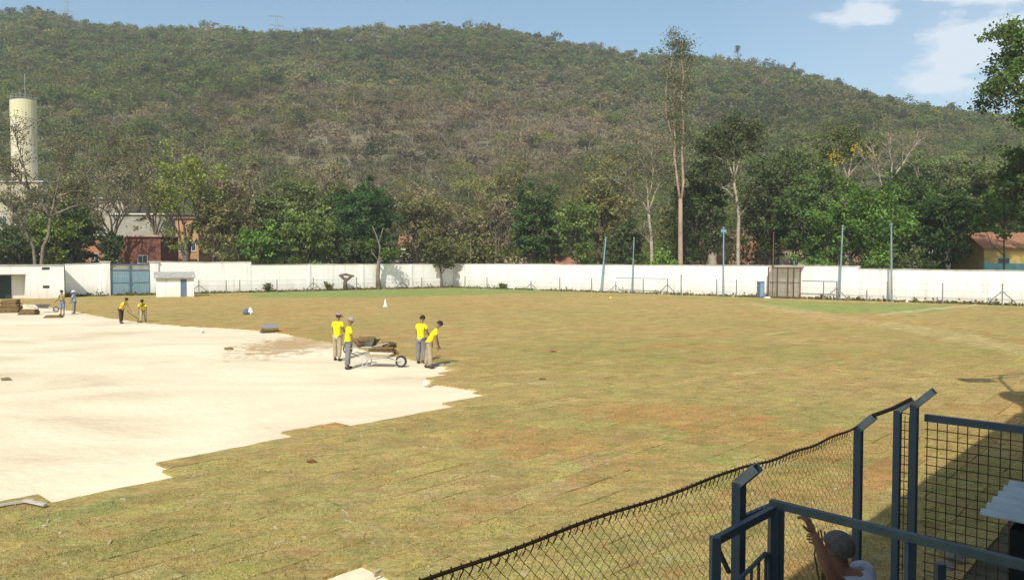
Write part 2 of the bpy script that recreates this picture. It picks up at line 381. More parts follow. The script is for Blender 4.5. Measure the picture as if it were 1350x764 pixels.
# ================================================================== HILL
RIDGE = [(-700,60),(-300,40),(-60,24),(5,26),(60,20),(110,38),(190,46),(270,43),(350,50),(450,46),(540,42),(600,41),(650,42),(700,54),(770,66),(830,76),(880,80),(960,88),(1040,100),(1100,119),(1160,139),(1220,153),(1290,163),(1345,170),(1500,190),(2000,215)]
RD, BD = 520.0, 150.0
def hill(x, y):
    px = 675 + F*x/max(y, 40); hr = CAMZ + RD*(346-lerp_tab(RIDGE, px))/F - 5
    t = (y-BD)/(RD-BD)
    if t <= 0: return -1.0
    g = mnoise.noise(Vector((x*.006, y*.004, 1)))*26 + mnoise.noise(Vector((x*.017, y*.012, 5)))*9
    if t < 1: return -1 + (hr+1)*(t**1.12) + g*math.sin(PI*t)
    return hr*(1-((y-RD)/520)**2) if y < RD+520 else 0
gx = np.linspace(-620, 620, 156); gy = np.linspace(140, 900, 96)
mb = MB(); vs = [(x, y, hill(x, y)) for y in gy for x in gx]; nx = len(gx)
mb.add(vs, [(j*nx+i, j*nx+i+1, (j+1)*nx+i+1, (j+1)*nx+i) for j in range(len(gy)-1) for i in range(nx-1)])
m_slope = mat('wooded slope litter', (.17,.14,.085), 1, col2=(.12,.115,.055), vs=.05)
tag(mb.build('hill', m_slope, smooth=True), kind='structure')
m_leaf_attr = leafmat('woodland leaves', True, .38)
m_leaf = leafmat('leaves', False, .3)
def quads_to_object(name, cen, size, nrm_bias, tint, material, parent=None, asp=1.0, seed=0, flat=None):
    """cen (n,3) leaf centres, size (n,), tint (n,3): one mesh of small leaf faces"""
    r = np.random.default_rng(seed); n = len(cen)
    nr = r.normal(size=(n,3)) + nrm_bias; nr /= np.linalg.norm(nr, axis=1)[:,None]
    a = r.normal(size=(n,3)); a -= nr*(a*nr).sum(1)[:,None]; a /= np.linalg.norm(a, axis=1)[:,None]
    b = np.cross(nr, a)
    s = size[:,None]
    k1 = r.uniform(.6,1.3,(n,1)); k2 = r.uniform(.6,1.3,(n,1))
    A = a*s*asp; B = b*s/asp**.5
    v = np.stack([cen-A*k1, cen-B*.8+A*.1, cen+A*k2, cen+B*k1*.8-A*.1], 1).reshape(-1,3)
    me = bpy.data.meshes.new(name); me.vertices.add(4*n); me.vertices.foreach_set('co', v.astype(np.float32).ravel())
    me.loops.add(4*n); me.loops.foreach_set('vertex_index', np.arange(4*n, dtype=np.int32))
    me.polygons.add(n); me.polygons.foreach_set('loop_start', np.arange(0,4*n,4, dtype=np.int32))
    me.materials.append(material); me.update(calc_edges=True); me.validate()
    ca = me.color_attributes.new('tint', 'FLOAT_COLOR', 'POINT')
    t4 = np.ones((n,4), np.float32); t4[:,:3] = tint; ca.data.foreach_set('color', np.repeat(t4, 4, 0).ravel())
    o = bpy.data.objects.new(name, me); C.objects.link(o)
    if parent: o.parent = parent
    return o
# woodland on the slope: one mass of about nine thousand crowns
rg = np.random.default_rng(5); rs = random.Random(8)
cens, sizes, tints, bias = [], [], [], []
stems = MB()
def crownpts(n, R, Hc, flat):
    k = max(5, n//22); th = rg.uniform(0, 2*PI, k); ph = np.arccos(rg.uniform(-.25, 1, k))
    rr = rg.uniform(.45, .95, k)[:,None]
    c = np.stack([np.sin(ph)*np.cos(th)*R, np.sin(ph)*np.sin(th)*R, np.cos(ph)*Hc], 1)*rr
    i = rg.integers(0, k, n)
    return c[i] + rg.normal(size=(n,3))*np.array([R*.2, R*.2, Hc*.16])
step = 5.0; y = 128.0
while y < RD+14:
    x = -y*1.0
    while x < y*1.0:
        X = x + rs.uniform(-2.6,2.6); Y = y + rs.uniform(-2.6,2.6); x += step*(1 if Y > 170 else 1.15)
        r = X/Y
        if abs(r) > .92 and Y < 300: continue
        if abs(r) > .8 and rs.random() < .5: continue
        px = 675+F*r; hz = hill(X, Y); py = 346-(hz-CAMZ)/Y*F
        # colour zones seen on the slope
        zone = 0.0
        brown = math.exp(-(((px-590)/330)**2) - (((py-200)/75)**2))*1.7 + .25*math.exp(-(((px-620)/140)**2)-(((py-70)/35)**2))
        brown += .75*n3(X, Y, .018, 3) + .55*n3(X, Y, .06, 9) + rs.gauss(0,.22) - .22
        brown = max(0, min(1, brown - (.8 if px > 900 and Y < 330 else 0)))
        g = rs.random()
        green = [Vector((.085,.112,.038)), Vector((.115,.125,.045)), Vector((.066,.092,.033)), Vector((.12,.118,.055)), Vector((.10,.13,.036))][int(g*5)]
        br = [Vector((.160,.130,.095)), Vector((.135,.115,.09)), Vector((.175,.138,.085)), Vector((.135,.125,.075))][rs.randrange(4)]
        col = green.lerp(br, brown)
        if rs.random() < .03: col = Vector((.15,.165,.045))
        if rs.random() < .03: col = Vector((.05,.075,.03))
        col *= 1.5*rs.uniform(.8,1.2)*(1+.38*n3(X, Y, .012, 41)+.25*n3(X, Y, .04, 51)); col.x *= 1.06; col.z *= .88
        bare = brown > .55 and rs.random() < .6
        R = rs.uniform(2.3,5.0)*(1 if not bare else .8); Hc = R*rs.uniform(.65,1.0); th = rs.uniform(2,5.0) + (3 if rs.random() < .06 else 0)
        if Y < 180 and px > 560: th += rs.uniform(1,5)*(1 if px > 900 else .6)
        if Y > RD-30: th += rs.random()*(5 if px > 880 and rs.random() < .5 else 2.2)
        n = int((420 if Y < 230 else 270 if Y < 330 else 170)*(R/3)**1.3)
        if bare: n = int(n*.55)
        p = crownpts(n, R, Hc, 0) + np.array([X, Y, hz+th])
        cens.append(p); bias.append((p-np.array([X,Y,hz+th]))/R*.9+np.array([0,-.1,.65])); s0 = (.23 if Y < 230 else .33 if Y < 330 else .47)*rg.uniform(.6,1.25,n)
        if bare: s0 *= .75
        sizes.append(s0)
        tints.append(np.array(col)[None,:]*rg.uniform(.84,1.16,(n,1)))
        if rs.random() < .5 and Y < 420 or bare:
            lx, ly = rs.gauss(0,.5), rs.gauss(0,.5); tp = Vector((X+lx, Y+ly, hz+th+Hc*.6))
            stems.tube([(X,Y,hz-.5), (X+lx*.5,Y+ly*.5,hz+th*.6), tp], [.16,.12,.05], 3, False)
            if bare:
                for _ in range(4):
                    a = rs.uniform(0,2*PI); q = Vector((X,Y,hz+th*.6+rs.random()*1.5))
                    stems.tube([q, q+Vector((math.cos(a)*R*.8, math.sin(a)*R*.8, Hc*rs.uniform(.6,1.2)))], [.08,.03], 3, False)
    y += step*.95
cen = np.concatenate(cens); siz = np.concatenate(sizes); tin = np.concatenate(tints)
print('woodland leaves', len(cen), 'crowns', len(cens))
wl = quads_to_object('woodland', cen, siz, np.concatenate(bias), tin, m_leaf_attr, seed=3)
tag(wl, 'dense dry woodland of green and brown crowns covering the hillside', 'woodland', kind='stuff')
m_stem = mat('pale stems', (.30,.26,.20), .9, var=.4, vs=.3)
tag(stems.build('woodland_stems', m_stem), 'pale thin stems and bare twigs between the crowns on the hillside', 'woodland stems', kind='stuff')
# ================================================================== BEATEN EARTH BESIDE THE STAND
mb = MB()
mb.add([UV(-30,-2.4,-.02), UV(70,-2.4,-.02), UV(70,30,-.02), UV(-30,30,-.02)], [(0,1,2,3)])
tag(mb.build('path', mat('trodden soil', (.12,.10,.06), .95, col2=(.06,.058,.03), vs=1.3, bump=.6, bs=14, dist=.04)), kind='structure')
# ================================================================== BOUNDARY WALLS
def wall_material(name, col=(.80,.785,.74)):
    m = mat(name, col, .85, bump=.5, bs=4, dist=.04); t = m.node_tree; b = t.nodes['Principled BSDF']; tc = t.nodes.new('ShaderNodeTexCoord')
    sp_ = t.nodes.new('ShaderNodeSeparateXYZ'); t.links.new(tc.outputs['Object'], sp_.inputs[0])
    n = t.nodes.new('ShaderNodeTexNoise'); n.inputs['Scale'].default_value = .55; n.inputs['Detail'].default_value = 9; n.inputs['Roughness'].default_value = .7
    mp = t.nodes.new('ShaderNodeMapping'); mp.inputs['Scale'].default_value = (1,1,.45); t.links.new(tc.outputs['Object'], mp.inputs[0]); t.links.new(mp.outputs[0], n.inputs['Vector'])
    # splashed soil near the foot, run-off streaks from the top
    h = t.nodes.new('ShaderNodeMapRange'); h.inputs['From Min'].default_value = .05; h.inputs['From Max'].default_value = 1.5; h.inputs['To Min'].default_value = .85; h.inputs['To Max'].default_value = .0
    t.links.new(sp_.outputs[2], h.inputs[0])
    ad = t.nodes.new('ShaderNodeMath'); ad.operation = 'MULTIPLY_ADD'; ad.inputs[1].default_value = 2.4; ad.inputs[2].default_value = -1.22; t.links.new(n.outputs['Fac'], ad.inputs[0])
    a2 = t.nodes.new('ShaderNodeMath'); a2.operation = 'ADD'; a2.use_clamp = True; t.links.new(ad.outputs[0], a2.inputs[0]); t.links.new(h.outputs[0], a2.inputs[1])
    a3 = t.nodes.new('ShaderNodeMath'); a3.operation = 'MULTIPLY'; a3.inputs[1].default_value = .6; t.links.new(a2.outputs[0], a3.inputs[0])
    mx = t.nodes.new('ShaderNodeMix'); mx.data_type = 'RGBA'; mx.inputs[6].default_value = (*col,1); mx.inputs[7].default_value = (.52,.43,.33,1)
    t.links.new(a3.outputs[0], mx.inputs[0])
    mp2 = t.nodes.new('ShaderNodeMapping'); mp2.inputs['Scale'].default_value = (1.6,1.6,.12); t.links.new(tc.outputs['Object'], mp2.inputs[0])
    n4 = t.nodes.new('ShaderNodeTexNoise'); n4.inputs['Scale'].default_value = 1; n4.inputs['Detail'].default_value = 6; n4.inputs['Roughness'].default_value = .7; t.links.new(mp2.outputs[0], n4.inputs['Vector'])
    r4 = t.nodes.new('ShaderNodeMapRange'); r4.inputs['From Min'].default_value = .54; r4.inputs['From Max'].default_value = .72; r4.inputs['To Max'].default_value = .65; t.links.new(n4.outputs['Fac'], r4.inputs[0])
    m4 = t.nodes.new('ShaderNodeMix'); m4.data_type = 'RGBA'; m4.inputs[7].default_value = (.42,.36,.29,1); t.links.new(r4.outputs[0], m4.inputs[0]); t.links.new(mx.outputs[2], m4.inputs[6])
    t.links.new(m4.outputs[2], b.inputs['Base Color'])
    return m
m_wall = wall_material('whitewashed render')
m_cap = mat('weathered coping', (.62,.58,.50), .9, var=.5, vs=1.2)
m_concrete = mat('old concrete', (.36,.34,.30), .9, var=.35, vs=1.5, bump=.3, bs=12)
RW0, RW1 = Vector((-8.3,113,0)), Vector((42.8,65.6,0))
LWd = Vector((-32.4,-25.6,0)).normalized()
def on_right(px, off=0):       # point of the right hand wall line under photo column px
    k = (px-675)/F; d = RW1-RW0; n = Vector((-d.y, d.x, 0)).normalized(); n = n if n.y < 0 else -n
    o = RW0+n*off; s = (k*o.y-o.x)/(d.x-k*d.y); return o+d*s
def on_left(px, off=0):
    k = (px-675)/F; d = LWd; n = Vector((-d.y, d.x, 0)).normalized(); n = n if n.y < 0 else -n
    o = RW0+n*off; s = (k*o.y-o.x)/(d.x-k*d.y); return o+d*s
def wall_run(a, b, ha, hb, label, th=.25, m=None, pil=None, group=None):
    d = b-a; L = d.length; M = Matrix.Rotation(math.atan2(d.y, d.x), 4, 'Z')
    r = thing('boundary_wall', a, 0, label, 'wall', group)
    mb = MB(); k = max(2, int(L/4)); rr = random.Random(int(L*10))
    hs = [ha+(hb-ha)*i/k + rr.gauss(0,.025) for i in range(k+1)]
    for i in range(k):
        vs = [M @ Vector(p) for p in ((L*i/k,-th/2,-.15),(L*(i+1)/k,-th/2,-.15),(L*(i+1)/k,th/2,-.15),(L*i/k,th/2,-.15),(L*i/k,-th/2,hs[i]),(L*(i+1)/k,-th/2,hs[i+1]),(L*(i+1)/k,th/2,hs[i+1]),(L*i/k,th/2,hs[i]))]
        mb.add(vs, [(4,5,6,7),(0,1,5,4),(2,3,7,6)] + ([(3,0,4,7)] if i == 0 else []) + ([(1,2,6,5)] if i == k-1 else []))
    mb.build('wall_panel', m or m_wall, r)
    mb = MB()
    for i in range(k): mb.bar(M @ Vector((L*i/k,0,hs[i]+.035)), M @ Vector((L*(i+1)/k-.004,0,hs[i+1]+.035)), th+.1, .07)
    mb.build('coping', m_cap, r)
    if pil:
        n = int(L/pil)
        for i in range(1, n):
            mb = MB(); x = L*i/n; hh = ha+(hb-ha)*i/n-.06
            mb.box(x-.14, x+.14, -th/2-.12, -th/2+.02, -.1, hh, M=M) ; mb.box(x-.14, x+.14, th/2-.02, th/2+.12, -.1, hh, M=M)
            mb.build('pilaster', m or m_wall, r)
    return r
X0 = on_right(1131)
wall_run(RW0+Vector((.05,-.1,0)), X0, 3.42, 3.22, 'long white boundary wall behind the tall net poles, grimy at its foot', pil=9.1)
wall_run(X0, on_right(1700), 2.98, 2.8, 'lower white boundary wall at the right end, stepped down from the long one', pil=11.3)
wall_run(on_left(330), RW0, 3.32, 3.42, 'white boundary wall behind the two trees, stained pink at its foot', pil=6.7)
wall_run(on_left(208), on_left(331), 3.72, 3.62, 'white boundary wall between the small hut and the trees', pil=7.3)
wall_run(on_left(86), on_left(133), 3.45, 3.5, 'white boundary wall with a slanting shadow between store building and gate')
# gate pillars and the blue double gate
for px, lab in ((139,'white gate pillar on the store side of the blue gate'), (203,'white gate pillar on the hut side of the blue gate')):
    p = on_left(px); r = thing('gate_pillar', p, math.atan2(-LWd.y,-LWd.x), lab, 'pillar')
    mb = MB(); mb.box(-.42,.42,-.3,.3,-.1,3.62); mb.build('shaft', m_wall, r)
    mb = MB(); mb.box(-.5,.5,-.38,.38,3.62,3.76); mb.build('cap', m_cap, r)
m_gate = mat('faded blue gate paint', (.17,.29,.36), .55, col2=(.25,.33,.35), vs=1.6, bump=.1)
m_gateframe = mat('blue steel frame', (.12,.21,.28), .5, var=.3, vs=4)
a, b = on_left(144.5), on_left(197.5); L = (b-a).length
r = thing('steel_gate', a, math.atan2((b-a).y,(b-a).x), 'tall faded blue double steel gate between two white pillars', 'gate')
m_rib = mat('dull beige board', (.34,.33,.27), .8, var=.3, vs=2)
for k in (0,1):
    x0, x1 = .03+k*L/2, L/2-.03+k*L/2
    mb = MB(); n = 22
    for i in range(n):
        xa = x0+(x1-x0)*i/n; xb = x0+(x1-x0)*(i+1)/n; d = .03 if i % 2 else 0
        mb.box(xa, xb-.001, -.02-d, .02-d, .1, 2.75)
    leaf = mb.build('gate_leaf', m_gate, r)
    mb = MB()
    for z in (.1,1.4,2.75,3.4): mb.box(x0, x1, -.085, -.056, z-.04, z+.04)
    for x in (x0, x1-.07): mb.box(x, x+.07, -.12, -.088, .05, 3.45)
    mb.build('frame', m_gateframe, leaf)
    mb = MB(); mb.box(x0+.05, x1-.05, -.02, .02, 2.82, 3.4); mb.build('top_panel', m_rib, leaf)
mb = MB(); mb.box(L/2-.16, L/2+.16, -.17, -.13, 1.25, 1.37); mb.build('bolt', m_gateframe, r)
# ---- store building at the left end
m_dark = mat('dark opening', (.02,.02,.02), .9)
m_glass = mat('dusty glass', (.05,.07,.08), .15, spec=.5)
p0 = on_left(84.5, 3.0); u = -LWd
r = thing('store_building', (p0.x,p0.y,0), math.atan2(u.y,u.x), 'long white flat-roofed store building with a dark open doorway at the left edge', 'building')
mb = MB(); LL = 26; Dp = 2.65
# local x runs along the wall, building lies at x<0 ; y>0 goes away from the pitch
def wall_with_holes(mb, x0, x1, z0, z1, holes, y=0, th=.2):
    xs = sorted({x0,x1,*[h[0] for h in holes],*[h[1] for h in holes]}); zs = sorted({z0,z1,*[h[2] for h in holes],*[h[3] for h in holes]})
    for a_, b_ in zip(xs, xs[1:]):
        for c_, d_ in zip(zs, zs[1:]):
            if any(h[0] <= a_+1e-6 and h[1] >= b_-1e-6 and h[2] <= c_+1e-6 and h[3] >= d_-1e-6 for h in holes): continue
            mb.box(a_, b_, y, y+th, c_, d_)
H_ = 3.25
wall_with_holes(mb, -LL, 0, -.1, H_, [(-6.8,-3.35,-.1,2.45),(-1.9,-1.3,1.0,1.28),(-1.95,-1.25,2.86,3.12)])
mb.box(-LL, 0, Dp, Dp+.2, -.1, H_); mb.box(-.2, 0, .2, Dp, -.1, H_); mb.box(-3.35,-3.2,.2,Dp,-.1,H_); mb.box(-6.95,-6.8,.2,Dp,-.1,H_); mb.box(-6.8,-3.35,1.5,1.6,-.1,H_)
mb.build('wall', m_wall, r)
mb = MB(); mb.box(-LL-.2, .03, -.05, Dp+.35, H_, H_+.16); mb.build('roof', mat('grey roof slab', (.45,.45,.42), .9, var=.3, vs=1), r)
mb = MB(); mb.box(-6.7,-4.45,1.42,1.49,-.1,2.3); mb.build('door', mat('dark green door', (.035,.055,.05), .6, var=.3), r)
for (a_, b_, c_, d_) in ((-1.9,-1.3,1.0,1.28),(-1.95,-1.25,2.86,3.12)):
    mb = MB(); mb.box(a_, b_, .1, .13, c_, d_)
    f = mb.build('vent', m_dark, r); mb = MB()
    for i in range(3): mb.box(a_, b_, .05, .09, c_+(d_-c_)*(i+.35)/3, c_+(d_-c_)*(i+.5)/3)
    mb.build('louvre', m_concrete, f)
# ---- small hut with sloping roof beside the gate
p0 = on_left(206, .3); p1 = on_left(243, .3)
u = (p1-p0); L = u.length
p0 = G(206, 391.5); p1 = G(258, 390.6); u = p1-p0; L = u.length
r = thing('ticket_hut', (p0.x,p0.y,0), math.atan2(u.y,u.x), 'small white hut with a lean-to roof and narrow blue door beside the gate', 'hut')
mb = MB(); D_ = 2.0
wall_with_holes(mb, 0, L*.96, -.1, 1.95, [(2.35,2.95,-.1,1.85)], 0, .15)
mb.box(0,.15,.15,D_,-.1,2.2); mb.box(L*.96-.15,L*.96,.15,D_,-.1,2.2); mb.box(0,L*.96,D_,D_+.15,-.1,2.5)
mb.build('wall', m_wall, r)
mb = MB(); mb.add([(-.2,-.35,1.97),(L*1.0,-.35,1.97),(L*1.0,D_+.3,2.55),(-.2,D_+.3,2.55),(-.2,-.35,2.04),(L*1.0,-.35,2.04),(L*1.0,D_+.3,2.62),(-.2,D_+.3,2.62)], [(0,3,2,1),(4,5,6,7),(0,1,5,4),(1,2,6,5),(2,3,7,6),(3,0,4,7)])
mb.build('roof', mat('fibre cement sheet', (.42,.40,.36), .9, var=.3, vs=2), r)
m_blue = mat('blue door paint', (.12,.18,.28), .5, var=.25, vs=3)
mb = MB(); mb.box(2.37,2.93,.04,.08,-.05,1.83); d_ = mb.build('door', m_blue, r)
mb = MB(); mb.box(2.82,2.88,.005,.035,.85,.97); mb.build('handle', m_gateframe, d_)
# ================================================================== WIRE FENCE ALONG THE WALL, POLES, POSTS
m_post = mat('grey concrete post', (.23,.225,.21), .9, var=.3, vs=3)
m_wire = mat('galvanised wire', (.30,.30,.29), .6, metal=.3)
m_rust = mat('rusty steel', (.16,.085,.05), .8, var=.5, vs=5)
m_bpole = mat('blue painted pole', (.12,.26,.42), .5, col2=(.22,.30,.36), vs=1.2)
m_gpole = mat('grey green painted pole', (.21,.28,.29), .6, var=.3, vs=1.5)
def fence_post(px, side, h=1.75, braced=False, label='', th=.09, off=1.6, grp='posts of the wire fence along the white wall'):
    p = (on_left if side == 'l' else on_right)(px, off); d = (-LWd if side == 'l' else (RW1-RW0).normalized())
    r = thing('fence_post', p, math.atan2(d.y,d.x), label, 'fence post', grp)
    mb = MB(); mb.box(-th/2,th/2,-th/2,th/2,-.2,h); mb.build('upright', m_post, r)
    if braced:
        for s in (-1,1):
            mb = MB(); mb.bar((s*.05,-.01,h*.62), (s*1.25,-.05,0), .075); mb.build('brace', m_post, r)
    return r
lp = [(77,1,1.9,'braced post in front of the store building'),(208,0,1.5,'post beside the corner of the small hut'),(262,1,1.6,'braced post just right of the small hut'),(298,0,1.5,'post between the hut and the small dry bushes, nearer the hut'),(316,0,1.5,'post just right of the hut-side posts, in front of plain white wall'),(365,0,1.5,'post in front of the first trailing stain on the white wall'),(413,1,1.7,'braced post left of the dried stump'),(470,0,1.7,'post between the dried stump and the pollard tree'),(530,1,1.6,'braced post right of the pollard tree'),(556,0,1.5,'post left of the thin leaning tree'),(613,0,1.7,'post just right of the wall corner')]
LX = [on_left(x[0],1.6) if x[0] < 600 else on_right(x[0],1.6) for x in lp]
for px, br, h, lab in lp: fence_post(px, 'l' if px < 600 else 'r', h, bool(br), 'grey concrete fence '+lab)
rp = [(642,0,1.6,'post in front of the grimy stretch right of the wall corner'),(700,1,1.35,'braced short post in the middle of the long wall'),(738,0,1.7,'post beside the little gate frame'),(780,0,1.7,'post just left of the blue leaning pole'),(812,1,1.4,'braced post under the left end of the pipe rail'),(848,0,1.7,'post halfway along the first pipe rail'),(880,1,1.75,'braced post under the right end of the pipe rail'),(945,0,1.8,'post just left of the straight blue pole'),(898,0,2.3,'tall post in line with the eucalyptus trunk'),(971,0,1.8,'post between the blue pole and the blue bin'),(1086,0,1.75,'post under the pipe rail beside the cage'),(1103,1,1.75,'braced post at the foot of the tall grey pole'),(1143,0,1.0,'short broken post between the two tall grey poles'),(1170,0,1.85,'post just left of the last tall grey pole'),(1243,0,1.8,'lone post on the lower white wall'),(1322,1,1.85,'braced post at the right end, on the lower white wall'),(1420,0,1.8,'post beyond the right edge')]
for px, br, h, lab in rp[:-1]: fence_post(px, 'r', h, bool(br), 'grey concrete fence '+lab, off=1.6 if px < 1000 else 1.4)
def wires(a, b, zs, name='fence_wires', label='', grp=None):
    mb = MB(); n = 8
    for z in zs:
        mb.tube([a.lerp(b, i/n)+Vector((0,0,z-.04*math.sin(PI*i/n))) for i in range(n+1)], .012, 3)
    return tag(mb.build(name, m_wire), label, 'wires', grp)
wires(on_left(262,1.6), on_left(598,1.6), (1.45,.9), label='two thin strained wires of the fence left of the wall corner')
wires(on_right(613,1.6), on_right(1012,1.6), (1.6,1.05,.5), label='thin strained wires of the fence along the long wall')
wires(on_right(1058,1.4), on_right(1560,1.4), (1.75,1.15,.55), label='thin strained wires of the fence along the lower right wall')
for (a_, b_, z, lab) in ((812,880,1.8,'grey pipe rail on fence posts left of the tall eucalyptus'),(1057,1104,1.8,'grey pipe rail on fence posts right of the rusty cage')):
    mb = MB(); mb.tube([on_right(a_,1.6 if a_ < 1000 else 1.4)+Vector((0,0,z)), on_right(b_,1.6 if a_ < 1000 else 1.4)+Vector((0,0,z))], .045, 6)
    tag(mb.build('pipe_rail', m_gpole), lab, 'rail')
# small gate frame (hoop) near x=735
p = on_right(726,1.6); q = on_right(735,1.6)
mb = MB(); mb.tube([p, p+Vector((0,0,1.7)), q+Vector((0,0,1.7)), q], .03, 5)
# tall net poles
def pole(px0, py0, px1, py1, off, m, label, rad=.07, plate=False):
    b_ = on_right(px0, off); Y = b_.y; t = P(px1, py1, Y); t = Vector((t.x, t.y, t.z))
    r = thing('net_pole', b_, 0, label, 'pole', 'tall net poles in front of the white wall')
    d = t-b_; mb = MB(); mb.tube([(0,0,-.1), tuple(d*.5), tuple(d)], [rad, rad*.9, rad*.75], 8); mb.build('shaft', m, r)
    mb = MB(); mb.tube([tuple(d*.985), tuple(d*1.004)], [rad*1.3, rad*1.3], 8); mb.build('cap', m, r)
    if plate:
        mb = MB(); c = d*.97; mb.box(c.x-.28, c.x+.28, c.y-.09, c.y+.09, c.z-.28, c.z+.02); mb.build('pulley_box', m, r)
    return t
tops = [pole(792,380,799,312,1.1,m_bpole,'leaning blue pole, first of the tall poles from the left',.1),
 pole(833,380,836,313,1.1,m_gpole,'grey-green pole close to the leaning blue one',.085),
 pole(954,385,954,300,1.1,m_bpole,'straight blue pole with a small box at its top',.09,True),
 pole(1019,388,1020,306,1.0,m_rust,'rusty red pole standing at the cage',.075),
 pole(1107,393,1111,297,1.0,m_gpole,'grey pole at the end of the pipe rail by the cage',.1),
 pole(1176,397,1175,295,1.0,m_gpole,'tallest grey-green pole, furthest right of the net poles',.1)]
# ---- rusty cage panels
a_, b_ = on_right(1013,1.1), on_right(1055,1.1); L = (b_-a_).length
m_cagenet = mat('dusty cage mesh', (.42,.37,.28), .9, var=.4, vs=3)
r = thing('players_cage', a_, math.atan2((b_-a_).y,(b_-a_).x), 'rusty framed wire mesh cage against the white wall beside the red pole', 'cage')
mb = MB()
for x in (0,.95,L*.62,L*.8,L): mb.box(x-.05,x+.05,-.05,.05,-.1,3.15)
for z in (.12,1.6,3.1): mb.box(0,L,-.03,.03,z-.03,z+.03)
mb.build('frame', m_rust, r)
mb = MB()
for i in range(40): x = .05+(L-.1)*i/39; mb.box(x-.012,x+.012,.035,.05,.1,3.05)
for i in range(30): z = .1+2.9*i/29; mb.box(.03,L-.03,.052,.066,z-.012,z+.012)
mb.build('mesh', m_cagenet, r)
mb = MB(); mb.add([(0,.05,3.08),(L,.05,3.08),(L,1.0,3.2),(0,1.0,3.2),(0,.05,3.12),(L,.05,3.12),(L,1.0,3.24),(0,1.0,3.24)], [(0,3,2,1),(4,5,6,7),(0,1,5,4),(1,2,6,5),(2,3,7,6),(3,0,4,7)])
mb.build('roof', m_cagenet, r)
# ---- blue bin, white post, little things along the wall
p = on_right(1003,1.5); r = thing('blue_bin', p, 0.3, 'small upright blue metal locker standing left of the rusty cage', 'locker'); r.scale = (.62,.8,.95)
mb = MB(); mb.box(-.45,.45,-.3,.3,.05,1.7); bd = mb.build('body', m_blue, r)
mb = MB(); mb.box(-.48,.48,-.33,.33,1.7,1.77); mb.build('lid', m_gateframe, r)
mb = MB(); mb.box(-.38,.38,-.335,-.305,.15,1.6); mb.build('door', m_bpole, r)
# ---- cars/houses beyond: see below
m_roof = mat('clay roof tile', (.34,.16,.09), .9, col2=(.22,.11,.065), vs=2.5, bump=.5, bs=3)
def house(px0, px1, pytop, Y, wallcol, label, roof='gable', depth=7, rz=0, wincol=None, wins=(), roofm=None, pybase=346, name='house', eave=.35):
    a_ = P(px0, pybase, Y); b_ = P(px1, pybase, Y); w = (b_-a_).length; H = P(px0, pytop, Y).z
    rh = 0 if roof == 'flat' else min(1.8, H*.3); hw = H-rh
    r = thing(name, ((a_.x+b_.x)/2, Y, 0), rz, label, 'house' if name == 'house' else 'building')
    mw = mat('render '+name, wallcol, .9, var=.25, vs=.8)
    mb = MB(); mb.box(-w/2,w/2,0,depth,-.5,hw)
    if roof == 'gable': mb.add([(-w/2,0,hw),(-w/2,depth,hw),(-w/2,depth/2,hw+rh-.1),(w/2,0,hw),(w/2,depth,hw),(w/2,depth/2,hw+rh-.1)], [(0,1,2),(3,5,4)])
    wl_ = mb.build('wall', mw, r)
    mb = MB(); e = eave; rm = roofm or m_roof
    if roof == 'gable':
        for s in (0,1):
            y0 = -e if s == 0 else depth+e
            z0 = hw-.15
            A = [(-w/2-e,y0,z0),(w/2+e,y0,z0),(w/2+e,depth/2,hw+rh),(-w/2-e,depth/2,hw+rh)]
            B = [(x,y,z+.12) for x,y,z in A]; mb.add(A+B, [(0,3,2,1),(4,5,6,7),(0,1,5,4),(1,2,6,5),(2,3,7,6),(3,0,4,7)])
    elif roof == 'hip':
        A = [(-w/2-e,-e,hw),(w/2+e,-e,hw),(w/2+e,depth+e,hw),(-w/2-e,depth+e,hw),(-w*.2,depth/2,hw+rh),(w*.2,depth/2,hw+rh)]
        mb.add(A, [(0,1,5,4),(1,2,5),(2,3,4,5),(3,0,4),(3,2,1,0)])
    else: mb.box(-w/2-e,w/2+e,-e,depth+e,hw+.002,hw+.22)
    mb.build('roof', rm, r)
    for (x, z, ww, wh, typ) in wins:
        mb = MB(); xx = -w/2+w*x; mb.box(xx-ww/2-.08,xx+ww/2+.08,-.06,-.003,z-.08,z+wh+.08)
        f = mb.build('window' if typ == 'w' else 'door', mat('frame paint', wincol or (.6,.6,.58), .7), r)
        mb = MB(); mb.box(xx-ww/2,xx+ww/2,-.075,-.063,z,z+wh); mb.build('pane' if typ == 'w' else 'door_leaf', m_glass if typ == 'w' else m_gateframe, f)
        if typ == 'w':
            mb = MB(); mb.box(xx-.03,xx+.03,-.09,-.078,z,z+wh); mb.box(xx-ww/2-.12,xx+ww/2+.12,-.14,-.01,z-.16,z-.082); mb.build('sill', mat('sill paint', wincol or (.6,.6,.58), .7), f)
    return r
m_grey = mat('grey sheet roof', (.50,.49,.45), .7, var=.3, vs=1)
house(1297,1420,306,92,(.50,.36,.12),'yellow house with turquoise window and red tile roof behind the right wall', 'gable', 7, 0, (.16,.42,.45), [(.21,1.2+1.0,1.3,1.9,'w'),(.62,1.8,1.3,2.2,'w')], pybase=352)
mb = MB(); A1, B1 = P(1296,350,89.5), P(1440,350,89.5); mb.box(A1.x,B1.x,89.4,89.6,-.1,3.5); mb.box(A1.x,A1.x+.4,89.25,89.4,-.1,3.75)
tag(mb.build('turquoise_wall', mat('turquoise render', (.20,.42,.42), .85, var=.3, vs=1)), 'low turquoise wall in front of the yellow house', 'wall')
house(1215,1262,272,128,(.60,.58,.52),'white-fronted house among dark trees at the right, thin pale roof edge showing', 'flat', 6, 0, None, [(.3,6.5,1.2,1.0,'w')], roofm=mat('white sheet roof',(.75,.75,.72),.6))
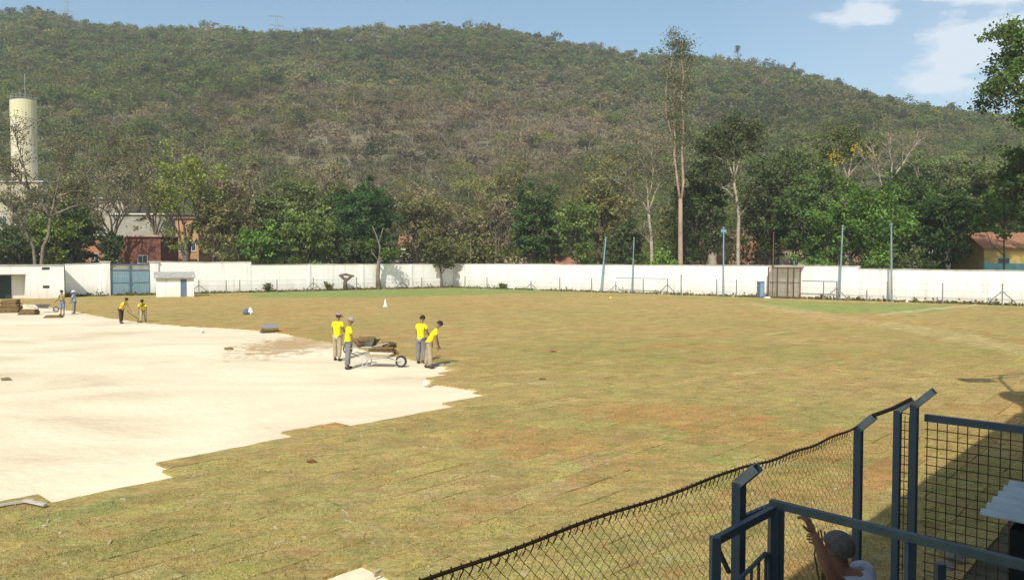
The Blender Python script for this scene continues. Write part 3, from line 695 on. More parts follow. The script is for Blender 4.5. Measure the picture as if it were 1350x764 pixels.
house(960,1005,300,134,(.42,.20,.12),'brick-red house half hidden behind the pale-trunked tree', 'gable', 7, .1, None, [(.3,2.5,1.2,1.1,'w'),(.7,2.5,1.2,1.1,'w')])
house(1010,1062,312,126,(.50,.36,.25),'tan house with clay roof behind the trees above the cage', 'hip', 7, -.1, None, [(.25,3.2,1.3,1.0,'w'),(.7,3.2,1.3,1.0,'w')])
house(1128,1150,330,118,(.58,.56,.5),'small white outhouse behind the wall near the second tall pole', 'gable', 4)
house(735,762,338,122,(.60,.57,.50),'small white house with orange roof just above the wall', 'gable', 5, 0, None, [(.5,2.6,.8,.6,'w')])
house(640,664,318,140,(.64,.50,.12),'small yellow building between olive trees at mid field', 'flat', 5)
house(528,560,310,146,(.64,.60,.46),'cream house with orange roof behind the pollard tree', 'gable', 6, .1, None, [(.5,3,1.1,1,'w')])
house(664,700,335,130,(.52,.40,.27),'tan low building behind the wall right of the corner', 'flat', 5)
house(425,470,322,138,(.60,.57,.50),'white house glimpsed below the dark round tree', 'gable', 6, 0, None, [(.6,3.5,1.2,1.0,'w')])
house(232,262,288,122,(.46,.27,.13),'orange block behind the yellow-green tree', 'flat', 7, 0, None, [(.3,5.5,1.2,1.2,'w'),(.7,5.5,1.2,1.2,'w'),(.3,2.2,1.2,1.2,'w')])
house(165,212,312,112,(.22,.09,.06),'dark red shed behind the blue gate', 'flat', 6, 0, None, [(.5,3.6,1.3,1.0,'w')], roofm=mat('pink roof edge',(.5,.32,.25),.8))
house(112,166,314,114,(.46,.20,.10),'orange brick shed left of the dark red one', 'flat', 6, 0, None, [(.25,4,1,.9,'w'),(.75,4,1,.9,'w')], roofm=mat('brown roof edge',(.3,.2,.14),.8))
r = house(148,250,283,128,(.36,.34,.28),'long pale concrete canopy building above the brick sheds', 'flat', 8, 0, None, [(.2,6,1.6,1,'w'),(.5,6,1.6,1,'w'),(.8,6,1.6,1,'w')], roofm=mat('cream slab edge',(.68,.65,.52),.8,var=.2))
house(122,164,262,150,(.42,.37,.27),'beige stained factory block behind the bare branches', 'flat', 10, 0, None, [(.3,9,1.5,1.2,'w'),(.7,9,1.5,1.2,'w'),(.3,5,1.5,1.2,'w')], name='building', roofm=m_grey)
house(-60,58,240,150,(.46,.40,.28),'beige factory block at the foot of the yellow silo', 'flat', 12, 0, None, [(.55,11,1.5,1.5,'w'),(.7,11,1.5,1.5,'w'),(.85,11,1.5,1.5,'w'),(.6,6,1.5,1.5,'w'),(.8,6,1.5,1.5,'w')], name='building', roofm=m_grey)
# second, cream wall behind the boundary wall near the corner
wall_run(Vector((XD(415,122),122,0)), Vector((XD(560,130),130,0)), 4.0, 4.05, 'cream pink second wall just showing behind the white wall', m=wall_material('cream render', (.58,.50,.40)))
# silo
Y = 156; a_, b_ = P(15.5,240,Y), P(50.5,240,Y); R_ = (b_.x-a_.x)/2; top = P(30,134,Y).z; tb = P(30,157,Y).z
R_ *= .86
r = thing('silo', ((a_.x+b_.x)/2, Y, 0), 0, 'tall cream cylindrical silo with yellow top band and roof railing', 'silo')
mb = MB(); mb.lathe([(R_,-.2),(R_,tb)], 28); mb.build('drum', mat('stained cream render', (.66,.62,.48), .9, col2=(.50,.44,.28), vs=.35), r, smooth=False)
mb = MB(); mb.lathe([(R_+.06,tb),(R_+.06,top),(R_*.6,top+.35)], 28); mb.build('top_band', mat('yellow band', (.62,.57,.28), .8, col2=(.58,.54,.38), vs=.6), r)
mb = MB()
for i in range(20):
    a = 2*PI*i/20; mb.tube([(math.cos(a)*R_*.97, math.sin(a)*R_*.97, top), (math.cos(a)*R_*.97, math.sin(a)*R_*.97, top+1.1)], .05, 4)
for z in (.55,1.1): mb.tube([(math.cos(2*PI*i/28)*R_*.97, math.sin(2*PI*i/28)*R_*.97, top+z) for i in range(29)], .04, 4)
mb.build('railing', m_wire, r)
mb = MB(); mb.tube([(.4,0,top),(.4,0,top+5.5)], .06, 5); mb.tube([(.1,0,top+4),(.7,0,top+4)], .04, 4); mb.tube([(-.6,0,top),(-.6,0,top+2)], .08, 5); mb.build('antenna', m_wire, r)
# ---- utility poles and lines
m_wood = mat('weathered pole wood', (.20,.17,.13), .9, var=.3, vs=3)
m_cpole = mat('pale concrete pole', (.50,.48,.43), .9, var=.25, vs=2)
def utility(px, Y, pytop, arms, label, m, lampside=0):
    b_ = P(px, 346, Y); H = P(px, pytop, Y).z
    r = thing('utility_pole', (b_.x, Y, 0), 0, label, 'utility pole', 'utility poles behind the wall')
    mb = MB(); mb.tube([(0,0,-.2),(0,0,H)], [.2,.13], 8); mb.build('shaft', m, r)
    for z, w in arms:
        mb = MB(); mb.box(-w,w,-.12,.0,H-z-.07,H-z+.07); ca_ = mb.build('crossarm', m_wood, r)
        for x in (-w+.1,-w/3,w/3,w-.1):
            mb = MB(); mb.lathe([(.05,0),(.08,.08),(.04,.2)], 6, Matrix.Translation((x,-.06,H-z+.07))); mb.build('insulator', m_cpole, ca_)
    if lampside:
        mb = MB(); mb.tube([(0,0,H-.2),(lampside*.9,-.3,H+.25),(lampside*1.5,-.5,H+.2)], .04, 5); a3 = mb.build('lamp_arm', m_wire, r)
        mb = MB(); mb.box(lampside*1.5-.3,lampside*1.5+.3,-.62,-.38,H+.12,H+.25); mb.build('lamp_head', m_cpole, a3)
    return Vector((b_.x, Y, H))
u1 = utility(316, 124, 236, [(.25,2.9),(1.3,2.3)], 'dark utility pole with two long crossarms among the left trees', m_wood)
u2 = utility(488, 119, 291, [(.3,1.1)], 'short pale utility pole with a street lamp near the pollard tree', m_cpole, 1)
u3 = utility(1012, 122, 262, [(.3,1.2)], 'wooden utility pole behind the tan house', m_wood)
def line(a, b, sag, label, n=14):
    mb = MB(); mb.tube([a.lerp(b, i/n)-Vector((0,0,sag*4*(i/n)*(1-i/n))) for i in range(n+1)], .022, 3)
    tag(mb.build('power_line', m_dark), label, 'power line')
line(u1+Vector((-2.7,0,-.1)), Vector((-90,128,u1.z-1)), 1.2, 'overhead line running left from the crossarmed pole')
line(u1+Vector((2.7,0,-.1)), u3+Vector((-1,0,-.1)), 2.2, 'overhead line running right from the crossarmed pole')
line(u2+Vector((.9,0,-.1)), u3+Vector((1,0,-.3)), 1.6, 'overhead line between the street lamp pole and the right pole')
line(u3+Vector((.9,0,-.1)), Vector((70,112,u3.z-.5)), 1.0, 'overhead line running right from the wooden pole')
# ---- pylon and beacon on the ridge
def pylon(px, pyt, Y, zb, label, w=3.0):
    b_ = P(px, 346, Y); H = P(px, pyt, Y).z
    r = thing('pylon', (b_.x, Y, zb), .4, label, 'pylon'); mb = MB(); h = H-zb
    for sx in (-1,1):
        for sy in (-1,1): mb.tube([(sx*w,sy*w,0),(sx*.5,sy*.5,h)], .13, 4)
    for i in range(6):
        z0, z1 = h*i/6, h*(i+1)/6; w0 = w-(w-.5)*i/6; w1 = w-(w-.5)*(i+1)/6
        for sy in (-1,1):
            mb.tube([(-w0,sy*w0,z0),(w1,sy*w1,z1)], .07, 3); mb.tube([(w0,sy*w0,z0),(-w1,sy*w1,z1)], .07, 3)
    mb.build('lattice_mast', m_wire, r)
    for z in (h*.78, h*.98):
        mb = MB(); mb.tube([(-5.5,0,z),(0,0,z+.7),(5.5,0,z)], .12, 4); mb.tube([(-5.5,0,z),(5.5,0,z)], .1, 4); mb.build('crossarm', m_wire, r)
pylon(368, 21, 560, hill(XD(368,560),560)-1, 'grey lattice power pylon standing on the ridge skyline')
pylon(94, -6, 600, hill(XD(94,600),600)-1, 'faint lattice pylon at the far left of the ridge', 2.4)
p = P(204, 178, 300); zh = hill(p.x, 300)
r = thing('hill_shrine', (p.x, 300, zh), 0, 'tiny white monument standing among dark trees on the slope', 'monument')
zt = P(204,160,300).z-zh
mb = MB(); mb.box(-.5,.5,-.5,.5,-1,zt*.8); mb.lathe([(.35,zt*.8),(.45,zt*.9),(.15,zt)], 8); mb.build('pillar', mat('white paint',(.8,.8,.78),.7), r)
mb = MB(); mb.box(-1.6,1.6,-1,1,zt*.42,zt*.5); mb.build('platform', mat('blue grey paint',(.35,.42,.5),.7), r)
# ================================================================== TREES
def grow(seed, H, trunk_h, spread, r0, nlimb=6, depth=3, upright=.5, lean=(0,0), fork=False, gnarl=.25):
    """returns (MB of trunk and limbs, list of twig tips)"""
    rr = random.Random(seed); mb = MB(); tips = []
    def limb(p, d, L, r, lev):
        n = 4 if lev < 2 else 3; pts = [p]; q = p; dd = d.copy()
        for i in range(n):
            dd = (dd + Vector((rr.gauss(0,gnarl), rr.gauss(0,gnarl), rr.gauss(0,gnarl*.6)+.10*upright))).normalized()
            q = q + dd*L/n; pts.append(q)
        rad = [r*(1-.62*i/n) for i in range(n+1)]
        mb.tube(pts, rad, 6 if lev == 0 else 5 if lev == 1 else 3, lev == 0)
        if lev >= depth: tips.append((pts[-1], lev)); tips.append((pts[-2], lev)); return
        k = rr.choice([2,3,3,4]) if lev else nlimb
        for j in range(k):
            t = rr.uniform(.45,1) if j else 1.0
            i = min(n-1, int(t*n)); b = pts[i].lerp(pts[i+1], t*n-i if i < n else 1)
            a = rr.uniform(0,2*PI); s = rr.uniform(.5,1.1)
            side = Vector((math.cos(a), math.sin(a), 0))
            nd = (dd*(.55+.3*upright) + side*s + Vector((0,0,.15+.3*upright))).normalized()
            limb(b, nd, L*rr.uniform(.55,.8), r*.5, lev+1)
    base = Vector((0,0,-.2)); top = Vector((lean[0], lean[1], trunk_h))
    pts = [base.lerp(top, i/5)+Vector((rr.gauss(0,.06),rr.gauss(0,.06),0))*(i > 0)*(r0*4) for i in range(6)]
    mb.tube(pts, [r0*(1.25 if i == 0 else 1-.35*i/5) for i in range(6)], 9)
    Ls = (H-trunk_h)*.62
    for j in range(nlimb):
        a = 2*PI*(j+rr.random()*.7)/nlimb; o = rr.uniform(.35,1)*spread/max(H-trunk_h,.5)
        d = Vector((math.cos(a)*o, math.sin(a)*o, 1-.2*rr.random())).normalized()
        b = pts[rr.choice([3,4,5,5])] if not fork else pts[5]
        limb(b, d, Ls*rr.uniform(.75,1.1), r0*.5, 1)
    return mb, tips
def foliage(seed, tips, n, size, rad, H=None, trunk_h=None, spread=None, fill=0):
    """leaf centres clumped round twig tips plus clumps through the crown's volume"""
    r = np.random.default_rng(seed); T = [np.array(t[0]) for t in tips]
    if fill:
        k = fill; th = r.uniform(0,2*PI,k); u = r.uniform(-1,1,k); q = r.uniform(.35,1,k)**.6
        s = np.sqrt(1-u*u); ch = (H-trunk_h*.75)/2; wob = 1+.22*np.sin(3*th+seed)+.14*np.sin(5*th+2*seed)
        for i in range(k): T.append(np.array([math.cos(th[i])*s[i]*q[i]*spread*wob[i], math.sin(th[i])*s[i]*q[i]*spread*wob[i], H-ch+u[i]*ch*q[i]*(.85 if u[i] > 0 else 1)]))
    T = np.array(T); i = r.integers(0,len(T),n); w = r.uniform(.5,1.35,len(T))
    c = T[i] + r.normal(size=(n,3))*np.array([1,1,.62])*(rad*w[i])[:,None]
    clump = r.uniform(.62,1.4,len(T)); tint = np.stack([clump[i]*r.uniform(.75,1.25,n)]*3, 1)
    tint[:,0] *= r.uniform(.88,1.2,n); tint[:,2] *= r.uniform(.7,1.1,n)
    return c, size*r.uniform(.6,1.3,n), tint
m_bark = mat('grey brown bark', (.17,.13,.09), .95, var=.45, vs=2.5, bump=.6, bs=9, dist=.05)
m_pale = mat('pale bark', (.40,.34,.26), .9, col2=(.24,.17,.12), vs=1.3, bump=.4, bs=7, dist=.04)
m_euc = mat('tan eucalyptus bark', (.42,.31,.22), .9, col2=(.26,.17,.12), vs=.9, bump=.3, bs=5, dist=.04)
def tree(px, Y, pytop, wpx, label, col, kind='dense', seed=1, bark=None, name='tree', lean=0, n=None, trunk=None, r0=None, off=None, pybase=346, size=None, fillk=1.0, upright=None, rad=None):
    b = Vector((XD(px, Y), Y, 0)) if off is None else off
    H = P(px, pytop, b.y).z - .6; w = wpx/F*b.y/2
    dens = dict(dense=(6000,.19,.26,62,.5,.5), mid=(4000,.19,.36,50,.5,.54), sparse=(2200,.17,.42,16,.5,.55), bare=(900,.11,.45,0,.7,.6), shrub=(2600,.16,.12,40,.3,.5))[kind]
    if n: n = int(n*2.2)
    N_, sz, th, fill, up, rd = dens
    th = trunk if trunk is not None else th*H
    area = max(.35, (w*(H-th)/2)/(3.5*3.2)); nn = int((n or N_)*area**.85)
    r0 = r0 or (.035*H+.05)
    mb, tips = grow(seed, H, th, w*.8, r0, nlimb=6, depth=4 if kind == 'bare' else 3 if kind != 'shrub' else 2, upright=up if upright is None else upright, lean=(lean, 0))
    # keep twigs inside the measured outline
    k = 1.0; zz = max(v[2] for v in mb.v); xx = max(abs(v[0]-lean) for v in mb.v)
    sx = min(1.5, w/max(xx,.1)); sz_ = (H-th)/max(zz-th,.1)
    def fit(p):
        x, y, z = p
        if z <= th*.6: return (x, y, z)
        g = min(1, (z-th*.6)/max(th*.4, .5)); g = g
        return (lean*min(1,z/max(th,.1))*(0)+(x)*(1+(sx-1)*g), y*(1+(sx-1)*g), z if z < th else th+(z-th)*sz_)
    mb.v = [fit(p) for p in mb.v]; tips = [(fit(t[0]), t[1]) for t in tips]
    r = thing(name, b, 0, label, 'tree' if name != 'shrub' else 'shrub', None)
    mb.build('trunk', bark or m_bark, r, smooth=True)
    c, s, t = foliage(seed, tips, nn, size or sz, rad or rd*max(.8, w/4)*.75, H-.3, th, w*.86, int(fill*area**.6*fillk))
    o = quads_to_object('crown', c, s, np.array([0,-.2,.55]), t, m_leaf, r, seed=seed)
    g_ = 1.75 if sum(col) < .18 else 1.8; o.color = (*[q_*g_ for q_ in col], 1)
    return r
DK = (.055,.074,.030); MG = (.086,.108,.042); OL = (.122,.120,.055); YG = (.16,.19,.035); BG = (.085,.145,.034); GR = (.125,.12,.075); BR=(.14,.12,.075)
tree(18, 104, 285, 110, 'dark bushy tree at the far left, crown low over the store roof', DK, 'dense', 2)
tree(72, 103, 268, 70, 'yellow-green leafy tree tucked under the bare limbs at left', (.13,.18,.035), 'mid', 9)
tree(104, 106, 258, 70, 'dark green tree between the store building and the gate', DK, 'dense', 12)
tree(150, 109, 235, 120, 'thin greyish tree with long bare limbs behind the gate pillar', GR, 'bare', 14, m_bark, n=200, upright=.3)
tree(146, 104, 300, 26, 'small dark tree right behind the left gate pillar', DK, 'dense', 15)
tree(206, 122, 214, 70, 'grey-green tree behind the blue gate', OL, 'sparse', 17, trunk=8)
tree(246, 104, 182, 92, 'tall yellow-green tree rising behind the small hut', (.125,.15,.036), 'sparse', 19, m_bark, n=800, trunk=6.0, fillk=1.4)
tree(282, 106, 250, 70, 'olive tree just right of the small hut', OL, 'mid', 22)
tree(318, 112, 212, 84, 'greyish half-bare tree round the crossarmed pole', BR, 'sparse', 24, n=900)
tree(345, 106, 288, 66, 'bright green low tree right of the crossarmed pole', BG, 'dense', 25)
tree(378, 116, 222, 96, 'tall mid-green tree with clumped crown left of the dark round tree', MG, 'dense', 27)
tree(405, 108, 270, 80, 'medium green tree in front of the tall clumped one', (.085,.12,.036), 'dense', 28)
tree(436, 118, 240, 84, 'green tree touching the dark round tree on its left', MG, 'dense', 30)
tree(482, 114, 226, 92, 'large dark green round-crowned tree', (.036,.068,.024), 'dense', 32, n=3600, trunk=3)
tree(470, 110, 300, 56, 'low dark bush-like tree under the round-crowned one', DK, 'dense', 33)
tree(548, 126, 246, 84, 'sparse olive tree right of the dark round-crowned tree', OL, 'mid', 35)
tree(597, 130, 262, 66, 'thin grey tree behind the leaning small tree', BR, 'sparse', 36)
tree(628, 134, 270, 56, 'small olive tree near the wall corner, right of the leaning one', OL, 'mid', 37)
tree(655, 128, 250, 62, 'brownish half-bare tree left of the mid-field dark trees', BR, 'sparse', 38)
tree(700, 118, 236, 66, 'dark green upright tree standing above the grimy wall stretch', (.045,.075,.026), 'dense', 40)
tree(728, 124, 256, 56, 'green tree between the grimy wall stretch and the small orange-roofed house', MG, 'dense', 41)
tree(760, 112, 262, 58, 'green tree standing behind the small orange-roofed house', (.085,.125,.036), 'mid', 42)
tree(790, 116, 228, 78, 'olive tree behind the leaning blue pole', OL, 'mid', 43)
tree(825, 108, 285, 52, 'low dark tree behind the grey-green pole', DK, 'dense', 44)
tree(872, 96, 322, 34, 'small bright green bush tree just left of the tall eucalyptus', BG, 'shrub', 47)
tree(925, 108, 206, 88, 'dark dense tree right of the tall eucalyptus', DK, 'dense', 49)
tree(900, 118, 250, 60, 'olive green tree behind the tall eucalyptus foot', OL, 'mid', 50)
tree(1014, 112, 194, 88, 'dark green tree right of the tall pale-trunked one', DK, 'dense', 53)
tree(1062, 106, 214, 84, 'mid-green spreading tree above the rusty cage', (.06,.095,.03), 'dense', 55)
tree(1080, 98, 318, 44, 'low green bush tree behind the wall right of the cage', BG, 'shrub', 56)
tree(1140, 96, 234, 132, 'layered bright green tree with a wide flat crown above the right wall', (.075,.13,.030), 'dense', 62, trunk=4.2)
tree(1206, 100, 222, 112, 'dark broad tree right of the layered bright green one', (.042,.075,.022), 'dense', 64)
tree(1158, 92, 318, 46, 'low green shrubby tree left of the last tall grey pole', BG, 'shrub', 66)
tree(1205, 90, 322, 40, 'low green shrubby tree right of the last tall grey pole', MG, 'shrub', 67)
tree(1243, 94, 246, 84, 'dark spreading tree left of the yellow house', (.036,.062,.020), 'dense', 68)
tree(1296, 112, 205, 96, 'tall dark green tree behind the yellow house', MG, 'dense', 70)
tree(1325, 84, 225, 64, 'leafy green tree shading the yellow house roof', (.07,.115,.026), 'mid', 72, m_bark, trunk=7.4, lean=-.3, r0=.13)
tree(1385, 98, 190, 110, 'broad dark tree at the right edge behind the yellow house', DK, 'dense', 73)
def handtree(px0, Y, limbs, label, bark, col, n_twig, tw_len, n_leaf, seed, lsize=.12, lrad=.35, name='tree', extra=()):
    """limbs: polylines in photo points with start/end radius, each with a depth offset, twigs grown from their outer parts"""
    b = Vector((XD(px0, Y), Y, 0)); r = thing(name, b, 0, label, 'tree'); mb = MB(); rr = random.Random(seed); segs = []; tips = []
    for pts, r0, r1, dy in limbs:
        k = len(pts); P3 = [P(x, y, Y+dy*i/max(1,k-1))-b for i, (x, y) in enumerate(pts)]
        if pts[0][1] >= 344: P3[0] = Vector((P3[0].x, 0, -.2))
        fine = []
        for a, c in zip(P3, P3[1:]):
            for t in (0,.5): fine.append(a.lerp(c, t)+Vector((rr.gauss(0,.06),rr.gauss(0,.06),rr.gauss(0,.04)))*(t > 0))
        fine.append(P3[-1]); m = len(fine)
        mb.tube(fine, [r0+(r1-r0)*i/(m-1) for i in range(m)], 7)
        if r1 < .12: segs += [(fine[i], fine[i+1], r1) for i in range(int(m*.3), m-1)]; tips.append((tuple(fine[-1]),3))
    for _ in range(n_twig):
        a, c, rr1 = rr.choice(segs); p = a.lerp(c, rr.random()); d = (c-a).normalized()
        d = (d*.6+Vector((rr.gauss(0,.7), rr.gauss(0,.7), abs(rr.gauss(.35,.4))))).normalized(); L = tw_len*rr.uniform(.4,1.2)
        m1 = p+d*L*.5+Vector((rr.gauss(0,.08),rr.gauss(0,.08),.04)); e = p+d*L+Vector((0,0,.12*L)); mb.tube([p, m1, e], [.04,.028,.012], 4, False); tips.append((tuple(e),3))
        for _ in range(3):
            d2 = (d+Vector((rr.gauss(0,.6),rr.gauss(0,.6),rr.gauss(.1,.4)))).normalized(); e2 = m1+d2*L*rr.uniform(.35,.7); mb.tube([m1, e2], [.02,.008], 3, False); tips.append((tuple(e2),3))
    mb.build('trunk', bark, r, smooth=True)
    for (px, py, w, h, k) in extra:      # leafy masses hung on the limbs
        c0 = P(px, py, Y)-b
        for _ in range(k): tips.append((tuple(c0+Vector((rr.gauss(0,w/F*Y*.4), rr.gauss(0,1.2), rr.gauss(0,h/F*Y*.4)))), 3))
    c, s_, t = foliage(seed, tips, n_leaf, lsize, lrad); o = quads_to_object('crown', c, s_, np.array([0,-.2,.5]), t, m_leaf, r, seed=seed); o.color = (*col, 1)
    return r
m_limb = mat('lichen grey bark', (.24,.20,.15), .95, col2=(.12,.09,.065), vs=1.6, bump=.4, bs=8, dist=.04)
m_silver = mat('silver limbs', (.42,.37,.29), .9, col2=(.26,.20,.15), vs=1.3, bump=.3, bs=7, dist=.03)
handtree(50, 98, [([(50,347),(44,325),(34,305),(22,290)],.24,.10,-1),([(50,347),(57,325),(64,308),(66,285)],.26,.16,.5),([(66,287),(56,270),(38,250),(22,232),(8,220)],.16,.06,-1.5),([(40,252),(33,225),(24,195),(20,168)],.10,.03,-2),
 ([(66,287),(72,262),(98,250),(126,236),(150,214),(170,196)],.17,.04,1),([(98,250),(120,222),(134,200),(150,186)],.10,.03,2),([(72,262),(78,235),(84,212),(92,190)],.10,.03,0),([(68,285),(96,272),(130,268),(160,262),(186,255)],.13,.04,-1),([(126,237),(158,228),(186,214),(202,205)],.08,.03,-2),([(24,290),(12,275),(3,262)],.09,.04,0)],
 'wide bare-limbed tree with a forked trunk in front of the silo', m_limb, (.12,.13,.06), 330, 2.1, 6500, 7, .11, .45, extra=((62,290,26,18,14),(80,250,40,30,12),(30,240,30,40,10)))
handtree(860, 104, [([(862,347),(859,325),(858,305),(855,278)],.27,.17,0),([(856,282),(848,268),(838,258),(826,246),(812,240)],.15,.04,-1),([(855,280),(854,255),(852,232),(846,212)],.13,.03,1),([(856,276),(864,252),(874,236),(884,222)],.12,.03,0),([(855,262),(860,240),(862,218),(858,200)],.1,.03,-1),([(838,258),(832,240),(822,226)],.06,.02,0),([(861,325),(850,312),(842,306)],.07,.03,0)],
 'pale-trunked almost leafless tree with spreading limbs left of the tall eucalyptus', m_silver, (.17,.17,.10), 130, 1.7, 3400, 46, .12, .5)
handtree(976, 104, [([(975,347),(973,320),(974,285),(970,255),(968,235)],.27,.17,0),([(970,262),(958,250),(946,245),(934,238)],.10,.04,0),([(969,240),(960,215),(950,195),(944,178)],.12,.03,1),([(968,236),(975,210),(986,188),(992,172)],.12,.03,-1),([(968,236),(968,205),(966,180),(968,165)],.11,.03,0),([(974,285),(984,272),(992,262)],.08,.03,0),([(961,216),(940,205),(928,196)],.07,.03,0)],
 'tall tree with a pale slanting trunk and dark airy crown near the straight blue pole', m_silver, (.10,.125,.055), 120, 1.8, 9000, 52, .16, .6, extra=((968,200,70,40,60),(940,225,40,30,16),(1000,215,40,40,20)))
handtree(1118, 112, [([(1118,347),(1117,300),(1116,262),(1117,235)],.36,.28,0),([(1117,238),(1110,215),(1104,195),(1098,178)],.2,.04,0),([(1117,238),(1122,212),(1126,190),(1124,168)],.18,.04,1),([(1117,236),(1130,218),(1142,205),(1150,196)],.13,.03,-1),([(1112,220),(1098,208),(1090,198)],.1,.03,-1)],
 'tall tree with thick pale trunk and a sprinkle of yellow blossom', m_pale, (.13,.16,.05), 80, 1.5, 5200, 58, .15, .5, extra=((1108,180,50,34,40),(1130,205,40,26,14)))
cs_, _, _ = None, None, None
rr = random.Random(5); tb_ = [kid for kid in bpy.data.objects if kid.name.startswith('tree') and kid.get('label','').startswith('tall tree with thick pale trunk')][0]
yc = np.array([tuple(P(x, y, 110)-tb_.location) for x, y in [(rr.gauss(px_, 5), rr.gauss(py_, 4)) for px_, py_ in ((1098,205),(1106,212),(1150,206),(1128,196)) for _ in range(45)]])
o = quads_to_object('blossom', yc, np.full(len(yc), .13), np.array([0,-.6,.4]), np.ones((len(yc),3)), m_leaf, tb_, seed=6); o.color = (.62,.48,.04,1)
handtree(1162, 106, [([(1160,347),(1161,300),(1162,268),(1166,250)],.22,.17,0),([(1166,252),(1174,238),(1186,222),(1197,205),(1208,190),(1220,180)],.15,.03,0),([(1165,255),(1160,236),(1156,215),(1150,196)],.10,.03,0),([(1176,236),(1176,215),(1172,196),(1174,178)],.09,.03,1),([(1188,220),(1190,202),(1190,184)],.07,.02,-1),([(1160,236),(1146,218),(1136,205)],.06,.02,0)],
 'leafless pale tree with long curving limbs right of the yellow-blossom one', m_silver, (.22,.20,.12), 120, 1.6, 900, 60, .10, .4)
for a_ in ((36,112,222,70,'thin greyish tree in front of the factory block below the silo',GR,'sparse',123,None),(668,138,205,70,'feathery olive tree left of the mid-field dark trees, rising against the dry slope',OL,'sparse',101,None),(808,136,200,76,'airy olive tree behind the two left net poles',OL,'sparse',103,None),
 (940,128,176,84,'tall feathery tree just right of the eucalyptus, behind the dark one',(.10,.115,.05),'sparse',105,m_pale),(1040,130,178,86,'tall airy green tree behind the tan house',(.095,.115,.045),'mid',107,m_pale),
 (1088,126,196,66,'mid-green tree left of the thick-trunked blossom tree',MG,'mid',109,None),(1210,132,192,90,'airy green tree right of the leafless pale one',(.085,.11,.04),'mid',111,m_pale),
 (1262,128,205,84,'mid-green tree behind the white-fronted house',MG,'mid',113,None),(560,140,232,80,'greyish dry tree behind the sparse olive one',BR,'sparse',115,None),
 (440,140,212,90,'brownish airy tree rising behind the clumped green trees',BR,'sparse',117,None),(175,132,205,86,'greyish airy tree above the concrete canopy building',GR,'sparse',119,None),(95,128,215,84,'olive airy tree between silo and canopy building',OL,'mid',121,None)):
    tree(a_[0], a_[1], a_[2], a_[3], a_[4], a_[5], a_[6], a_[7], a_[8])
# tall twin-stemmed eucalyptus standing inside the wall
Y = 97.0; b = Vector((XD(897, Y), Y, 0))
r = thing('eucalyptus', b, 0, 'very tall twin-stemmed eucalyptus with tan bark rising behind the white wall', 'tree')
mb = MB(); q = lambda px, py, dy=0: tuple(P(px, py, Y+dy)-b)
mb.tube([(0,0,-.2), q(897,340), q(897,290), q(897,262)], [.40,.31,.27,.24], 10)
mb.tube([q(897,266), q(893,240), q(889,205), q(890,180), q(887,150), q(889,118,.5), q(885,85,.6), q(886,66,.6)], [.18,.16,.14,.13,.11,.09,.07,.04], 8)
mb.tube([q(898,268), q(901,240), q(899,200), q(901,165), q(898,130), q(901,100,-.5), q(898,75,-.5), q(900,55,-.5)], [.17,.16,.14,.12,.1,.08,.06,.03], 8)
rr = random.Random(77); tips = []
for i in range(70):
    py = 60+165*rr.random()**1.1; st = rr.choice((-1,1)); px = (888 if st < 0 else 900)
    o_ = Vector(q(px, py)); L = rr.uniform(.7,2.1)*(1.15 if py > 100 else .8); a = rr.uniform(0,2*PI)
    e = o_+Vector((math.cos(a)*L*.85, math.sin(a)*L*.7, L*rr.uniform(.5,1.3)))
    m_ = o_.lerp(e,.5)+Vector((rr.gauss(0,.12),rr.gauss(0,.12),-.05)); mb.tube([o_, m_, e], [.045,.03,.012], 4, False)
    tips += [(tuple(e),3),(tuple(m_),3)]
mb.tube([q(890,190), q(883,170), q(878,150), q(878,120), q(881,95)], [.12,.1,.08,.06,.03], 5); 
for py in (150,130,110,95,80): tips.append((q(880+rr.uniform(-5,3), py), 3)); tips.append((q(905+rr.uniform(-2,6), py), 3))
mb.build('trunk', m_euc, r, smooth=True)
c, s, t = foliage(5, tips, 8500, .10, .62); o = quads_to_object('crown', c, s, np.array([0,-.2,.1]), t, m_leaf, r, seed=5); o.color = (.17,.195,.115,1)
# the two trees that stand in front of the left wall
b = on_left(583, 1.2); Y = b.y
r = thing('tree', b, 0, 'small thin-crowned tree with dark leaning trunk in front of the wall near its corner', 'tree')
mb, tips = grow(31, 6.8, 3.2, 3.4, .2, 5, 3, .2, (-.35,0)); mb.build('trunk', m_bark, r, smooth=True)
c, s, t = foliage(31, tips, 1500, .22, .42, 6.9, 3.6, 3.6, 18); o = quads_to_object('crown', c, s, np.array([0,-.2,.5]), t, m_leaf, r, seed=31); o.color = (.115,.125,.052,1)
b = on_left(498, 1.2); Y = b.y; q = lambda px, py, dy=0: tuple(P(px, py, Y+dy)-b)
r = thing('pollard_tree', b, 0, 'pollarded tree with thick pale trunk and stubby limbs in front of the white wall', 'tree')
mb = MB(); mb.tube([(.15,0,-.2), q(498,365), q(499,348), q(501,338)], [.42,.27,.24,.2], 10)
mb.tube([q(500,342), q(501,325), q(496,310), q(491,298)], [.16,.12,.09,.06], 7); mb.tube([q(499,322), q(503,308), q(505,300)], [.1,.08,.05], 5)
mb.tube([q(500,345), q(490,332), q(489,322)], [.12,.08,.06], 6); mb.tube([q(502,342), q(511,333), q(513,326)], [.1,.07,.05], 6)
mb.tube([(0,0,-.1),(.9,0,.1),(1.3,.1,-.1)], [.15,.12,.06], 6)
mb.build('trunk', m_limb, r, smooth=True)
tips = [(q(492,318),3),(q(495,326),3),(q(489,322),3),(q(512,332),3),(q(516,334),3),(q(508,336),3)]
c, s, t = foliage(33, tips, 900, .14, .45); o = quads_to_object('crown', c, s, np.array([0,-.2,.5]), t, m_leaf, r, seed=33); o.color = (.09,.15,.035,1)
